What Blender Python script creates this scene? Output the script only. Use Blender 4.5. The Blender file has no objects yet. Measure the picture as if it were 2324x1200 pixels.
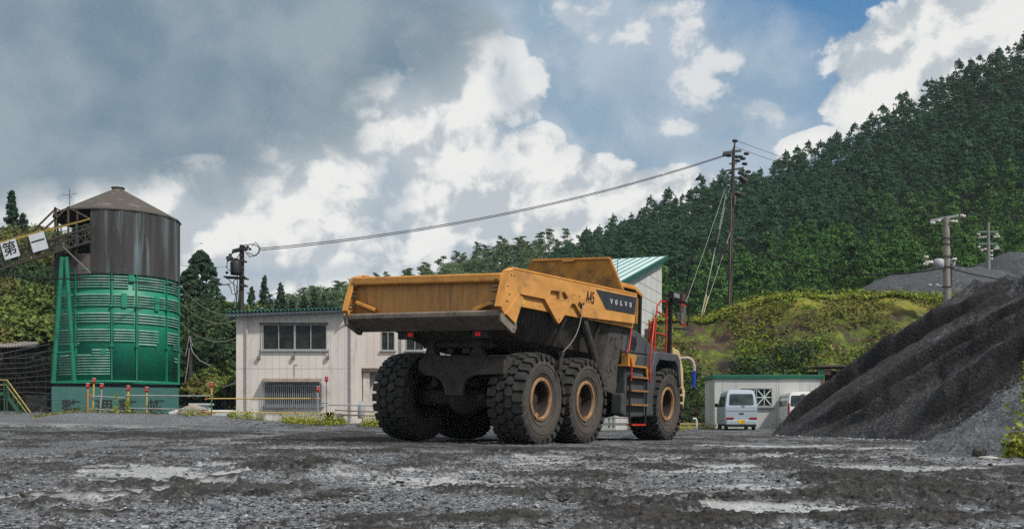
import bpy, bmesh, math, random
import numpy as np
from mathutils import Vector, Matrix, Euler
R = math.radians
scn = bpy.context.scene
col = scn.collection

# ------------------------------------------------------------------ camera
F = 2324.0; HX = 1162.0; HY = 955.0; CZ = 0.48
cam_d = bpy.data.cameras.new("camera"); cam = bpy.data.objects.new("camera", cam_d); col.objects.link(cam)
cam.location = (0, 0, CZ); cam.rotation_euler = (R(90), 0, 0)
cam_d.sensor_width = 36; cam_d.lens = 36.0 * F / 2324.0
cam_d.shift_y = (HY - 600) / 2324.0
cam_d.clip_start = 0.05; cam_d.clip_end = 6000
scn.camera = cam
scn.view_settings.view_transform = 'Standard'; scn.view_settings.look = 'None'
scn.view_settings.exposure = 0.12; scn.view_settings.gamma = 1.0
try:
    scn.cycles.use_denoising = False
    scn.cycles.max_bounces = 6; scn.cycles.diffuse_bounces = 3; scn.cycles.glossy_bounces = 2
    scn.cycles.transmission_bounces = 3; scn.cycles.transparent_max_bounces = 8
except Exception: pass

# ------------------------------------------------------------------ sun and sky
SUN_EL, SUN_AZ = 50.0, 128.0          # azimuth from +Y, negative = left
sd = bpy.data.lights.new("sun", 'SUN'); sd.energy = 4.0; sd.angle = R(4); sd.color = (1, .95, .87)
so = bpy.data.objects.new("sun", sd); col.objects.link(so)
sv = Vector((math.sin(R(SUN_AZ)) * math.cos(R(SUN_EL)), math.cos(R(SUN_AZ)) * math.cos(R(SUN_EL)), math.sin(R(SUN_EL))))
so.rotation_euler = (-sv).to_track_quat('-Z', 'Y').to_euler(); so.location = (0, 0, 60)

def build_world():
    w = bpy.data.worlds.new("World"); scn.world = w; w.use_nodes = True
    nt = w.node_tree; N = nt.nodes; L = nt.links; N.clear()
    def n(t, **k):
        o = N.new(t)
        for a, b in k.items(): setattr(o, a, b)
        return o
    def val(sock, v):
        if isinstance(v, bpy.types.NodeSocket): L.new(v, sock)
        else: sock.default_value = v
    def mt(op, a, b=None, c=None, clamp=False):
        o = n('ShaderNodeMath', operation=op, use_clamp=clamp); val(o.inputs[0], a)
        if b is not None: val(o.inputs[1], b)
        if c is not None: val(o.inputs[2], c)
        return o.outputs[0]
    def sstep(x, a, b):
        o = n('ShaderNodeMapRange', interpolation_type='SMOOTHSTEP'); val(o.inputs[0], x)
        o.inputs[1].default_value = a; o.inputs[2].default_value = b
        return o.outputs[0]
    def mix(f, a, b):
        o = n('ShaderNodeMix', data_type='RGBA'); val(o.inputs[0], f); val(o.inputs[6], a); val(o.inputs[7], b)
        return o.outputs[2]
    tc = n('ShaderNodeTexCoord'); sp = n('ShaderNodeSeparateXYZ'); L.new(tc.outputs['Generated'], sp.inputs[0])
    dx, dy, dz = sp.outputs
    az = mt('ARCTAN2', dx, dy); hl = mt('SQRT', mt('ADD', mt('MULTIPLY', dx, dx), mt('MULTIPLY', dy, dy)))
    el = mt('DIVIDE', dz, mt('MAXIMUM', hl, .05))
    uv = n('ShaderNodeCombineXYZ'); L.new(az, uv.inputs[0]); L.new(el, uv.inputs[1]); uv = uv.outputs[0]
    def noise(vec, sc, det=8, rough=.55, off=(0, 0, 0), dist=0.0):
        m = n('ShaderNodeMapping'); L.new(vec, m.inputs[0]); m.inputs[1].default_value = off
        o = n('ShaderNodeTexNoise'); L.new(m.outputs[0], o.inputs['Vector']); o.inputs['Scale'].default_value = sc
        o.inputs['Detail'].default_value = det; o.inputs['Roughness'].default_value = rough; o.inputs['Distortion'].default_value = dist
        return o
    wn = noise(uv, 7, 3, .55)
    wv = n('ShaderNodeVectorMath', operation='SUBTRACT'); L.new(wn.outputs['Color'], wv.inputs[0]); wv.inputs[1].default_value = (.5, .5, .5)
    ws = n('ShaderNodeVectorMath', operation='SCALE'); L.new(wv.outputs[0], ws.inputs[0]); ws.inputs['Scale'].default_value = .055
    wa = n('ShaderNodeVectorMath', operation='ADD'); L.new(uv, wa.inputs[0]); L.new(ws.outputs[0], wa.inputs[1]); wuv = wa.outputs[0]
    def blobs(lst, vec):
        r = None
        for (x, y, rx, ry) in lst:
            ang = math.atan2(x - HX, F); e = (HY - y) / math.hypot(F, x - HX)
            s = n('ShaderNodeVectorMath', operation='SUBTRACT'); L.new(vec, s.inputs[0]); s.inputs[1].default_value = (ang, e, 0)
            m = n('ShaderNodeVectorMath', operation='MULTIPLY'); L.new(s.outputs[0], m.inputs[0]); m.inputs[1].default_value = (F / rx, F / ry, 0)
            l = n('ShaderNodeVectorMath', operation='LENGTH'); L.new(m.outputs[0], l.inputs[0])
            v = mt('SUBTRACT', 1.0, l.outputs['Value'])
            r = v if r is None else mt('MAXIMUM', r, v)
        return r
    sky = n('ShaderNodeTexSky', sky_type='NISHITA'); sky.sun_disc = False
    sky.sun_elevation = R(SUN_EL); sky.sun_rotation = R(SUN_AZ); sky.air_density = 1.0; sky.dust_density = 1.5; sky.ozone_density = 2.5
    K = 10.0
    def c(r, g, b):
        f = lambda v: ((v / 255 + .055) / 1.055) ** 2.4 if v > 10 else v / 255 / 12.92
        return (f(r) * K, f(g) * K, f(b) * K, 1)
    # blue sky = nishita pulled to the photograph's blue, paler towards the horizon
    base = mix(.75, sky.outputs[0], mix(sstep(el, .12, .42), c(168, 192, 210), c(54, 124, 176)))
    big = noise(uv, 4.5, 2, .5, (3.1, .7, 0)).outputs[0]
    NS = 15
    nA = noise(wuv, NS, 9, .54, (2, 5, 0)).outputs[0]
    nC = noise(wuv, 52, 6, .6, (4, 1, 0)).outputs[0]
    nD = noise(wuv, 52, 3, .55, (4.006, .991, 0)).outputs[0]
    nB = noise(wuv, NS, 5, .50, (2 + .014 * NS / NS, 5 - .020, 0)).outputs[0]
    relief = mt('SUBTRACT', nA, nB)
    # thin high veil over the left two thirds
    veil = mt('MULTIPLY', sstep(mt('ADD', az, mt('MULTIPLY', mt('SUBTRACT', nA, .5), .35)), .26, .02), .8)
    out = mix(veil, base, mix(sstep(nB, .3, .7), c(138, 160, 178), c(170, 186, 198)))
    vl2 = blobs([(1500, 300, 420, 330), (1800, 380, 330, 120), (1200, 250, 350, 300), (2080, 400, 300, 170), (1330, 160, 420, 260), (1650, 200, 110, 130)], wuv)
    veil2 = mt('MULTIPLY', sstep(mt('ADD', vl2, mt('MULTIPLY', nA, .5)), .05, .6), .88)
    out = mix(veil2, out, mix(sstep(nA, .35, .62), c(140, 164, 184), c(174, 187, 200)))
    # banks of cumulus
    white = [(880, 330, 330, 190), (740, 430, 400, 170), (600, 500, 400, 150), (250, 540, 520, 130), (450, 430, 200, 70), (1000, 250, 130, 100), (1050, 350, 90, 60), (1250, 520, 420, 90),
             (800, 250, 190, 110), (1000, 110, 100, 120), (1070, 200, 190, 120), (1050, 470, 260, 120), (1250, 450, 260, 120), (1215, 345, 62, 70),
             (1340, 430, 150, 95), (1470, 430, 150, 60),
             (2130, 100, 260, 120), (2320, 40, 250, 150), (2080, 210, 210, 110), (2010, 250, 120, 60), (1850, 312, 80, 40), (700, 590, 600, 80)]
    wf = mt('ADD', blobs(white, wuv), mt('ADD', mt('MULTIPLY', mt('SUBTRACT', nA, .5), .9), mt('MULTIPLY', mt('SUBTRACT', nC, .5), .42)))
    wm = sstep(wf, .0, .12)
    shade = sstep(mt('ADD', mt('ADD', mt('MULTIPLY', relief, 3.2), mt('MULTIPLY', mt('SUBTRACT', nC, nD), .7)), mt('MULTIPLY', mt('SUBTRACT', big, .5), 1.0)), -.30, .26)
    core = sstep(wf, .0, .5)
    wcol = mix(shade, mix(core, c(166, 178, 189), c(182, 190, 196)), mix(core, c(218, 220, 221), c(232, 232, 229)))
    out = mix(wm, out, wcol)
    # ragged puffs and bright rims on the edge of the veil
    pf = mt('ADD', blobs([(1640, 122, 90, 66), (1570, 70, 60, 90), (1510, 5, 110, 50), (1432, 68, 62, 50), (1300, 25, 100, 80), (1610, 190, 110, 80), (1730, 232, 130, 60), (1545, 280, 70, 40)], wuv),
            mt('ADD', mt('MULTIPLY', mt('SUBTRACT', nA, .5), 1.5), mt('MULTIPLY', mt('SUBTRACT', nC, .5), 1.5)))
    out = mix(mt('MULTIPLY', sstep(pf, .28, .78), .85), out, mix(shade, c(180, 190, 200), c(222, 223, 222)))
    gb = blobs([(880, 420, 60, 120), (860, 500, 90, 90), (1120, 590, 160, 30), (1560, 330, 200, 40), (1150, 210, 60, 120), (700, 620, 420, 30), (1430, 180, 120, 70), (980, 170, 40, 90), (2150, 330, 200, 70), (1640, 260, 100, 60)], wuv)
    out = mix(mt('MULTIPLY', sstep(mt('ADD', gb, mt('MULTIPLY', mt('SUBTRACT', nA, .5), .8)), .0, .8), .5), out, c(150, 168, 184))
    # slate-coloured cloud deck, upper left
    dk = blobs([(100, 230, 620, 260), (480, 120, 520, 270), (760, 60, 420, 210), (0, 80, 500, 300), (420, 320, 220, 70)], wuv)
    dm = mt('MULTIPLY', sstep(mt('ADD', dk, mt('MULTIPLY', mt('SUBTRACT', nB, .5), .8)), -.04, .42), .93)
    dcol = mix(sstep(mt('ADD', mt('MULTIPLY', big, .6), mt('MULTIPLY', nB, .4)), .36, .62), c(106, 129, 145), c(146, 159, 168))
    out = mix(dm, out, dcol)
    # broken bright cloud behind the camera and overhead keeps the light soft
    ov = mt('MULTIPLY', sstep(el, .45, .8), sstep(big, .36, .56))
    out = mix(mt('MULTIPLY', ov, .85), out, c(206, 209, 212))
    # unseen bright cloud added on the sun's side behind the camera, as fill light
    sb = mt('MULTIPLY', mt('MULTIPLY', sstep(dy, .15, -.35), sstep(el, .05, .35)), sstep(nA, .36, .52))
    out = mix(mt('MULTIPLY', sb, .9), out, (9.5, 9.4, 9.2, 1))
    bg = n('ShaderNodeBackground'); L.new(out, bg.inputs[0]); bg.inputs[1].default_value = 0.1
    try: w.cycles.sampling_method = 'NONE'
    except Exception: pass
    wo = n('ShaderNodeOutputWorld'); L.new(bg.outputs[0], wo.inputs[0])
build_world()

# ------------------------------------------------------------------ helpers
def P(x, y, Y): return Vector(((x - HX) / F * Y, Y, CZ + (HY - y) / F * Y))
def tag(o, label=None, cat=None, group=None, kind=None):
    if label: o['label'] = label
    if cat: o['category'] = cat
    if group: o['group'] = group
    if kind: o['kind'] = kind
    return o
def empty(name, loc=(0, 0, 0), rz=0, label=None, cat=None, group=None):
    o = bpy.data.objects.new(name, None); col.objects.link(o); o.location = loc; o.rotation_euler = (0, 0, rz)
    o.empty_display_size = .2
    return tag(o, label, cat, group)
class MB:
    def __init__(s): s.v = []; s.f = []; s.m = []; s.s = []
    def add(s, vs, fs, m=0, sm=False):
        b = len(s.v); s.v += [tuple(v) for v in vs]; s.f += [tuple(b + i for i in f) for f in fs]; s.m += [m] * len(fs); s.s += [sm] * len(fs); return s
    def box(s, x0, x1, y0, y1, z0, z1, m=0, M=None):
        vs = [Vector((x, y, z)) for z in (z0, z1) for y in (y0, y1) for x in (x0, x1)]
        if M is not None: vs = [M @ v for v in vs]
        return s.add(vs, [(0, 2, 3, 1), (4, 5, 7, 6), (0, 1, 5, 4), (2, 6, 7, 3), (0, 4, 6, 2), (1, 3, 7, 5)], m)
    def cbox(s, c, d, m=0, rot=None):
        M = Matrix.Translation(Vector(c)) @ (Euler(rot).to_matrix().to_4x4() if rot else Matrix())
        return s.box(-d[0] / 2, d[0] / 2, -d[1] / 2, d[1] / 2, -d[2] / 2, d[2] / 2, m, M)
    def bar(s, a, b, w, h=None, m=0, up=(0, 0, 1)):
        a = Vector(a); b = Vector(b); h = w if h is None else h
        d = (b - a); l = d.length; d.normalize(); u = Vector(up)
        if abs(d.dot(u)) > .98: u = Vector((0, 1, 0))
        x = d.cross(u).normalized(); z = x.cross(d)
        M = Matrix((x, d, z)).transposed().to_4x4(); M.translation = a
        return s.box(-w / 2, w / 2, 0, l, -h / 2, h / 2, m, M)
    def tube(s, pts, r, n=8, m=0, cap=True, sm=True):
        pts = [Vector(p) for p in pts]; k = len(pts); rs = r if isinstance(r, (list, tuple)) else [r] * k
        vs = []; pu = None
        for i, p in enumerate(pts):
            t = (pts[min(i + 1, k - 1)] - pts[max(i - 1, 0)]).normalized()
            u = pu if pu is not None else (Vector((0, 0, 1)) if abs(t.z) < .9 else Vector((0, 1, 0)))
            x = t.cross(u).normalized(); u = x.cross(t).normalized(); pu = u
            for j in range(n):
                a = 2 * math.pi * j / n; vs.append(p + (x * math.cos(a) + u * math.sin(a)) * rs[i])
        fs = [(i * n + j, i * n + (j + 1) % n, (i + 1) * n + (j + 1) % n, (i + 1) * n + j) for i in range(k - 1) for j in range(n)]
        s.add(vs, fs, m, sm)
        if cap: s.add(vs[:n][::-1] + vs[-n:], [tuple(range(n)), tuple(range(n, 2 * n))], m)
        return s
    def prism(s, poly, fr, to, ax=0, m=0):
        """poly of 2-D points on the plane normal to ax, between coordinates fr and to"""
        def p3(q, w):
            return (w, q[0], q[1]) if ax == 0 else ((q[0], w, q[1]) if ax == 1 else (q[0], q[1], w))
        n = len(poly); vs = [p3(q, fr) for q in poly] + [p3(q, to) for q in poly]
        fs = [tuple(range(n))[::-1], tuple(range(n, 2 * n))] + [(i, (i + 1) % n, n + (i + 1) % n, n + i) for i in range(n)]
        return s.add(vs, fs, m)
    def lathe(s, prof, c, ax='z', n=32, m=0, sm=True, a0=0, a1=2 * math.pi, mfun=None):
        """prof: (r, h) pairs, h along the axis"""
        full = abs(a1 - a0 - 2 * math.pi) < 1e-6; cols = n if full else n + 1; k = len(prof); vs = []
        for (r, h) in prof:
            for j in range(cols):
                a = a0 + (a1 - a0) * j / n; x, y = r * math.cos(a), r * math.sin(a)
                vs.append((c[0] + x, c[1] + y, c[2] + h) if ax == 'z' else (c[0] + h, c[1] + x, c[2] + y))
        b = len(s.v); s.v += vs
        for i in range(k - 1):
            for j in range(n):
                j2 = (j + 1) % cols
                s.f.append((b + i * cols + j, b + i * cols + j2, b + (i + 1) * cols + j2, b + (i + 1) * cols + j))
                s.m.append(mfun(i) if mfun else m); s.s.append(sm)
        return s
    def build(s, name, mats, parent=None, bevel=0, smooth=None, fixn=True):
        me = bpy.data.meshes.new(name); me.from_pydata(s.v, [], s.f)
        for mm in (mats if isinstance(mats, (list, tuple)) else [mats]): me.materials.append(mm)
        me.polygons.foreach_set('material_index', s.m); me.polygons.foreach_set('use_smooth', s.s)
        me.update()
        if fixn:
            bm = bmesh.new(); bm.from_mesh(me); bmesh.ops.recalc_face_normals(bm, faces=bm.faces); bm.to_mesh(me); bm.free()
        o = bpy.data.objects.new(name, me); col.objects.link(o); o.parent = parent
        if bevel:
            b = o.modifiers.new('b', 'BEVEL'); b.width = bevel; b.segments = 2; b.limit_method = 'ANGLE'; b.angle_limit = R(40)
        return o
def parts(mb, name, mats, parent=None, bevel=0):
    """builds every separate piece collected in mb as an object of its own"""
    key = {}; rid = []
    for v in mb.v: rid.append(key.setdefault((round(v[0], 4), round(v[1], 4), round(v[2], 4)), len(key)))
    par = list(range(len(key)))
    def fnd(a):
        while par[a] != a: par[a] = par[par[a]]; a = par[a]
        return a
    for f in mb.f:
        r = fnd(rid[f[0]])
        for i in f[1:]: par[fnd(rid[i])] = r
    grp = {}
    for k, f in enumerate(mb.f): grp.setdefault(fnd(rid[f[0]]), []).append(k)
    out = []
    for ks in grp.values():
        q = MB(); mp = {}
        for k in ks:
            nf = []
            for i in mb.f[k]:
                if i not in mp: mp[i] = len(q.v); q.v.append(mb.v[i])
                nf.append(mp[i])
            q.f.append(tuple(nf)); q.m.append(mb.m[k]); q.s.append(mb.s[k])
        out.append(q.build(name, mats, parent, bevel))
    return out
def fast_mesh(name, V, Q, mats, smooth=False, nside=4):
    V = np.asarray(V, np.float32); Q = np.asarray(Q, np.int32)
    me = bpy.data.meshes.new(name); me.vertices.add(len(V)); me.vertices.foreach_set('co', V.ravel())
    me.loops.add(Q.size); me.loops.foreach_set('vertex_index', Q.ravel())
    me.polygons.add(len(Q)); me.polygons.foreach_set('loop_start', np.arange(0, Q.size, nside, dtype=np.int32))
    try: me.polygons.foreach_set('loop_total', np.full(len(Q), nside, np.int32))
    except Exception: pass
    me.polygons.foreach_set('use_smooth', np.full(len(Q), smooth, bool))
    for m in (mats if isinstance(mats, (list, tuple)) else [mats]): me.materials.append(m)
    me.update(); me.validate(); return me
def link(name, me, parent=None):
    o = bpy.data.objects.new(name, me); col.objects.link(o); o.parent = parent; return o
def grid_faces(r, c):
    i = np.arange((r - 1) * (c - 1)); a = (i // (c - 1)) * c + i % (c - 1)
    return np.stack([a, a + 1, a + c + 1, a + c], 1)
def h2(ix, iy, seed):
    n = (ix.astype(np.int64) * 374761393 + iy.astype(np.int64) * 668265263 + seed * 144665) & 0xffffffff
    n = ((n ^ (n >> 13)) * 1274126177) & 0xffffffff; n = n ^ (n >> 16)
    return (n & 0xffffff) / float(0xffffff)
def vn(x, y, seed=0):
    ix = np.floor(x); iy = np.floor(y); fx = x - ix; fy = y - iy; fx = fx * fx * (3 - 2 * fx); fy = fy * fy * (3 - 2 * fy)
    a = h2(ix, iy, seed); b = h2(ix + 1, iy, seed); c_ = h2(ix, iy + 1, seed); d = h2(ix + 1, iy + 1, seed)
    return (a * (1 - fx) + b * fx) * (1 - fy) + (c_ * (1 - fx) + d * fx) * fy
def fbm(x, y, o=4, seed=0, g=.5):
    s = 0; a = 1; t = 0
    for k in range(o):
        s = s + a * vn(x * 2 ** k + 17.3 * k, y * 2 ** k - 9.1 * k, seed + k); t += a; a *= g
    return s / t
def ss(x, a, b):
    t = np.clip((x - a) / (b - a), 0, 1); return t * t * (3 - 2 * t)

# ------------------------------------------------------------------ materials
MATS = {}
def mat(name, c1, c2=None, sc=4, rough=.75, bump=0, bsc=None, metal=0, stretch=(1, 1, 1), c3=None, sc3=1.2, t3=(.5, .65), lo=.35, hi=.65, spec=.3, coat=0, emit=None):
    if name in MATS: return MATS[name]
    m = bpy.data.materials.new(name); m.use_nodes = True; nt = m.node_tree; N = nt.nodes; L = nt.links
    b = N['Principled BSDF']; b.inputs['Roughness'].default_value = rough; b.inputs['Metallic'].default_value = metal
    b.inputs['Specular IOR Level'].default_value = spec; b.inputs['Coat Weight'].default_value = coat
    b.inputs['Base Color'].default_value = (*c1, 1)
    tc = N.new('ShaderNodeTexCoord'); mp = N.new('ShaderNodeMapping'); mp.inputs['Scale'].default_value = stretch; L.new(tc.outputs['Object'], mp.inputs[0])
    def nz(s, det=6, r=.6):
        o = N.new('ShaderNodeTexNoise'); L.new(mp.outputs[0], o.inputs['Vector']); o.inputs['Scale'].default_value = s; o.inputs['Detail'].default_value = det; o.inputs['Roughness'].default_value = r; return o.outputs[0]
    def mr(x, a, c_):
        o = N.new('ShaderNodeMapRange'); L.new(x, o.inputs[0]); o.inputs[1].default_value = a; o.inputs[2].default_value = c_; return o.outputs[0]
    if c2 is not None:
        mx = N.new('ShaderNodeMix'); mx.data_type = 'RGBA'; L.new(mr(nz(sc), lo, hi), mx.inputs[0]); mx.inputs[6].default_value = (*c1, 1); mx.inputs[7].default_value = (*c2, 1)
        res = mx.outputs[2]
        if c3 is not None:
            m3 = N.new('ShaderNodeMix'); m3.data_type = 'RGBA'; L.new(mr(nz(sc3, 8, .65), *t3), m3.inputs[0]); L.new(res, m3.inputs[6]); m3.inputs[7].default_value = (*c3, 1); res = m3.outputs[2]
        L.new(res, b.inputs['Base Color'])
    if bump:
        bp = N.new('ShaderNodeBump'); bp.inputs['Strength'].default_value = bump; bp.inputs['Distance'].default_value = .05
        L.new(nz(bsc or sc * 4, 6, .65), bp.inputs['Height']); L.new(bp.outputs[0], b.inputs['Normal'])
    if emit:
        b.inputs['Emission Color'].default_value = (*emit[0], 1); b.inputs['Emission Strength'].default_value = emit[1]
    MATS[name] = m; return m
def leafmat(name, ca, cb, cc, sc=.25, transl=.25):
    """ca/cb by tree-sized patches, cc by leaf clump; all three are leaf colours"""
    m = bpy.data.materials.new(name); m.use_nodes = True; nt = m.node_tree; N = nt.nodes; L = nt.links; b = N['Principled BSDF']
    b.inputs['Roughness'].default_value = .75; b.inputs['Specular IOR Level'].default_value = .15
    g = N.new('ShaderNodeNewGeometry'); oi = N.new('ShaderNodeObjectInfo')
    nz = N.new('ShaderNodeTexNoise'); L.new(g.outputs['Position'], nz.inputs['Vector']); nz.inputs['Scale'].default_value = sc; nz.inputs['Detail'].default_value = 3
    ad = N.new('ShaderNodeMath'); ad.operation = 'MULTIPLY_ADD'; L.new(oi.outputs['Random'], ad.inputs[0]); ad.inputs[1].default_value = .3; L.new(nz.outputs[0], ad.inputs[2])
    mr = N.new('ShaderNodeMapRange'); L.new(ad.outputs[0], mr.inputs[0]); mr.inputs[1].default_value = .42; mr.inputs[2].default_value = .88
    x = N.new('ShaderNodeMix'); x.data_type = 'RGBA'; L.new(mr.outputs[0], x.inputs[0]); x.inputs[6].default_value = (*ca, 1); x.inputs[7].default_value = (*cb, 1)
    y = N.new('ShaderNodeMix'); y.data_type = 'RGBA'; r = N.new('ShaderNodeMath'); r.operation = 'POWER'; L.new(g.outputs['Random Per Island'], r.inputs[0]); r.inputs[1].default_value = 2.2
    L.new(r.outputs[0], y.inputs[0]); L.new(x.outputs[2], y.inputs[6]); y.inputs[7].default_value = (*cc, 1)
    L.new(y.outputs[2], b.inputs['Base Color'])
    tr = N.new('ShaderNodeBsdfTranslucent'); L.new(y.outputs[2], tr.inputs[0]); ms = N.new('ShaderNodeMixShader'); ms.inputs[0].default_value = transl
    L.new(b.outputs[0], ms.inputs[1]); L.new(tr.outputs[0], ms.inputs[2]); L.new(ms.outputs[0], N['Material Output'].inputs[0])
    MATS[name] = m; return m

black_rubber = mat('tyre_rubber', (.018, .018, .018), (.044, .042, .039), 6, .8, .35, 40)
side_rubber = mat('dusty_sidewall', (.050, .043, .037), (.078, .067, .057), 3, .9, .3, 60, c3=(.04, .037, .034), sc3=5, t3=(.5, .7))
ochre = mat('ochre_paint', (.60, .27, .050), (.46, .205, .040), 3.0, .5, .08, 30, c3=(.22, .11, .040), sc3=2.2, t3=(.55, .78), spec=.4)
ochre_side = mat('dusty_ochre_side', (.57, .275, .075), (.44, .21, .055), 2.4, .6, .08, 30, c3=(.20, .12, .06), sc3=2.0, t3=(.53, .74), stretch=(1, .8, 1.6), spec=.3)
ochre_tail = mat('streaked_ochre_tailgate', (.45, .225, .070), (.33, .165, .05), 3, .6, .06, 30, stretch=(3.5, 1, .45), c3=(.12, .085, .055), sc3=1.9, t3=(.54, .72))
rusty_board = mat('rusty_spill_plate', (.46, .22, .030), (.28, .125, .025), 2.2, .6, .1, 30, c3=(.14, .075, .03), sc3=1.9, t3=(.52, .66))
yellow_rail = mat('yellow_steel', (.45, .22, .04), (.30, .15, .035), 5, .5)
grime = mat('dusty_dark_steel', (.036, .031, .026), (.058, .049, .040), 2.5, .9, .2, 30, c3=(.018, .017, .016), sc3=2.4, t3=(.5, .68))
grime_speck = mat('mud_speckled_plate', (.085, .080, .072), (.060, .055, .050), 3, .9, .2, 30, c3=(.012, .012, .012), sc3=9, t3=(.56, .60))
lip_steel = mat('worn_grey_lip', (.20, .165, .135), (.13, .105, .085), 5, .7, .1, 30, c3=(.06, .05, .04), sc3=3, t3=(.55, .7))
frame_dark = mat('chassis_grime', (.050, .045, .040), (.026, .023, .021), 4, .9, .3, 25, c3=(.07, .043, .030), sc3=3, t3=(.58, .72))
rim_rust = mat('rusty_ochre_rim', (.33, .185, .085), (.19, .11, .06), 7, .7, .2, 30, c3=(.14, .09, .06), sc3=5, t3=(.5, .7))
rim_dark = mat('rim_recess', (.040, .028, .020), (.025, .020, .016), 6, .8)
hood_grey = mat('grey_hood_plastic', (.075, .08, .09), (.055, .058, .065), 3, .5, .08, 30, spec=.4)
body_grey = mat('dark_grey_body', (.040, .048, .052), (.06, .064, .066), 3, .6, .1, 30, spec=.4)
black_mat = mat('black_plastic', (.012, .012, .013), (.02, .02, .02), 5, .55)
red_paint = mat('red_handrail_paint', (.42, .032, .014), (.28, .025, .014), 8, .45)
panel_dark = mat('charcoal_decal', (.028, .033, .040), (.06, .065, .07), 4, .5, 0, stretch=(1, 2, .5), lo=.5, hi=.85)
decal_white = mat('white_lettering', (.62, .62, .60), (.5, .5, .48), 9, .6)
decal_black = mat('black_lettering', (.012, .012, .012), (.02, .02, .02), 9, .6)
step_rust = mat('worn_orange_step', (.30, .14, .045), (.14, .08, .04), 9, .7)
red_lens = mat('red_lamp_lens', (.75, .01, .015), None, rough=.3, emit=((1, .02, .03), .25))
lamp_glass = mat('lamp_glass', (.25, .26, .27), None, rough=.15, spec=.6)
cream = mat('cream_nose_paint', (.50, .38, .18), (.42, .32, .16), 4, .6)
glass_dark = mat('dark_window_glass', (.010, .014, .013), (.035, .038, .032), 1.5, .12, spec=.22)
chrome = mat('cylinder_steel', (.10, .095, .09), (.06, .058, .055), 6, .45, metal=.4)
cable_m = mat('cable_black', (.012, .012, .013), None, rough=.6)
cable_grey = mat('grey_cable', (.16, .15, .13), None, rough=.6)

# ------------------------------------------------------------------ the articulated dump truck
# truck space: x to its right, y forward from the rear axle, z up
PSI = R(30.6)
truck = empty('articulated_dump_truck', (-.936, 21.297, .03), 0, 'huge dirty orange-yellow articulated dump truck with VOLVO and A45 lettering, seen from behind', 'dump truck')
truck.matrix_world = Matrix.Translation((-.936, 21.297, .03)) @ Matrix.Rotation(-PSI, 4, 'Z') @ Matrix.Rotation(R(1.8), 4, 'Y')
truck.rotation_mode = 'XYZ'

def make_tyre():
    b = MB()
    prof = [(.395, -.25), (.42, -.30), (.50, -.335), (.62, -.362), (.74, -.37), (.83, -.345), (.868, -.31), (.876, -.2), (.88, 0), (.876, .2), (.868, .31), (.83, .345), (.74, .37), (.62, .362), (.50, .335), (.42, .30), (.395, .25)]
    b.lathe(prof, (0, 0, 0), 'x', 72, 0, mfun=lambda i: 1 if (i < 5 or i > 10) else 0)
    for s in (-1, 1):       # moulded rings on the sidewall
        for rr in (.53, .70):
            b.lathe([(rr - .008, s * .34), (rr - .008, s * (.352 if rr < .6 else .375)), (rr + .008, s * (.354 if rr < .6 else .377)), (rr + .01, s * .35)], (0, 0, 0), 'x', 72, 1)
    def blk(ang, outline, r0, r1, shr=.82):
        ca = sum(p[0] for p in outline) / len(outline); ch = sum(p[1] for p in outline) / len(outline); n = len(outline)
        lo = []; hi = []
        for (t, h) in outline:
            a = ang + t; lo.append((h, r0 * math.cos(a), r0 * math.sin(a)))
            a2 = ang + ca + (t - ca) * shr; h2_ = ch + (h - ch) * shr; rr = r1 - .035 * (abs(h2_) / .37) ** 3
            hi.append((h2_, rr * math.cos(a2), rr * math.sin(a2)))
        b.add(lo + hi, [tuple(range(n, 2 * n))] + [(i, (i + 1) % n, n + (i + 1) % n, n + i) for i in range(n)], 0)
    NP = 26; p = 2 * math.pi / NP
    for k in range(NP):
        a = k * p
        for s in (-1, 1):
            o = 0 if s > 0 else .5 * p
            # centre hexagons
            blk(a + o, [(-.30 * p, s * .02), (.22 * p, s * .005), (.46 * p, s * .09), (.34 * p, s * .185), (-.20 * p, s * .195), (-.46 * p, s * .10)], .86, .94, .90)
            # shoulder blocks, stepping half a pitch, running down the side
            aa = a + o + .5 * p
            blk(aa, [(-.40 * p, s * .20), (.10 * p, s * .17), (.42 * p, s * .22), (.36 * p, s * .385), (-.38 * p, s * .385)], .85, .942, .92)
            q = []
            for (t, r_, h) in ((-.36, .905, .372), (.34, .905, .372), (.26, .80, .378), (-.28, .80, .378), (-.36, .905, .33), (.34, .905, .33), (.26, .80, .345), (-.28, .80, .345)):
                an = aa + t * p; q.append((s * (h + (.022 if h > .36 else 0)), r_ * math.cos(an), r_ * math.sin(an)))
            b.add(q, [(0, 1, 2, 3), (0, 4, 5, 1), (1, 5, 6, 2), (2, 6, 7, 3), (3, 7, 4, 0)], 0)
    return b
def make_rim():
    b = MB()
    b.lathe([(.40, .24), (.435, .30), (.44, .325), (.41, .335), (.375, .325), (.355, .29), (.345, .20), (.335, .06)], (0, 0, 0), 'x', 48, mfun=lambda i: 1 if i > 4 else 0)
    b.lathe([(.37, .328), (.385, .342), (.395, .328)], (0, 0, 0), 'x', 48, 0)
    b.lathe([(.335, .06), (.325, .03), (.25, .02), (.24, .09), (.20, .12), (.0, .125)], (0, 0, 0), 'x', 40, 1)
    for k in range(20):
        a = k * math.pi / 10; b.tube([(.02, .29 * math.cos(a), .29 * math.sin(a)), (.06, .29 * math.cos(a), .29 * math.sin(a))], .014, 6, 1)
    b.cbox((.33, -.24, -.30), (.05, .10, .07), 0, (R(40), 0, 0))
    b.lathe([(.40, -.24), (.44, -.30), (.44, -.325), (.40, -.33), (.36, -.30), (.34, -.20), (.33, -.12), (.15, -.10), (.12, -.25), (0, -.25)], (0, 0, 0), 'x', 40, 1)
    return b
t_me = make_tyre().build('tyre', [black_rubber, side_rubber]); r_me = make_rim().build('rim', [rim_rust, rim_dark])
tyre_data, rim_data = t_me.data, r_me.data
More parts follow.
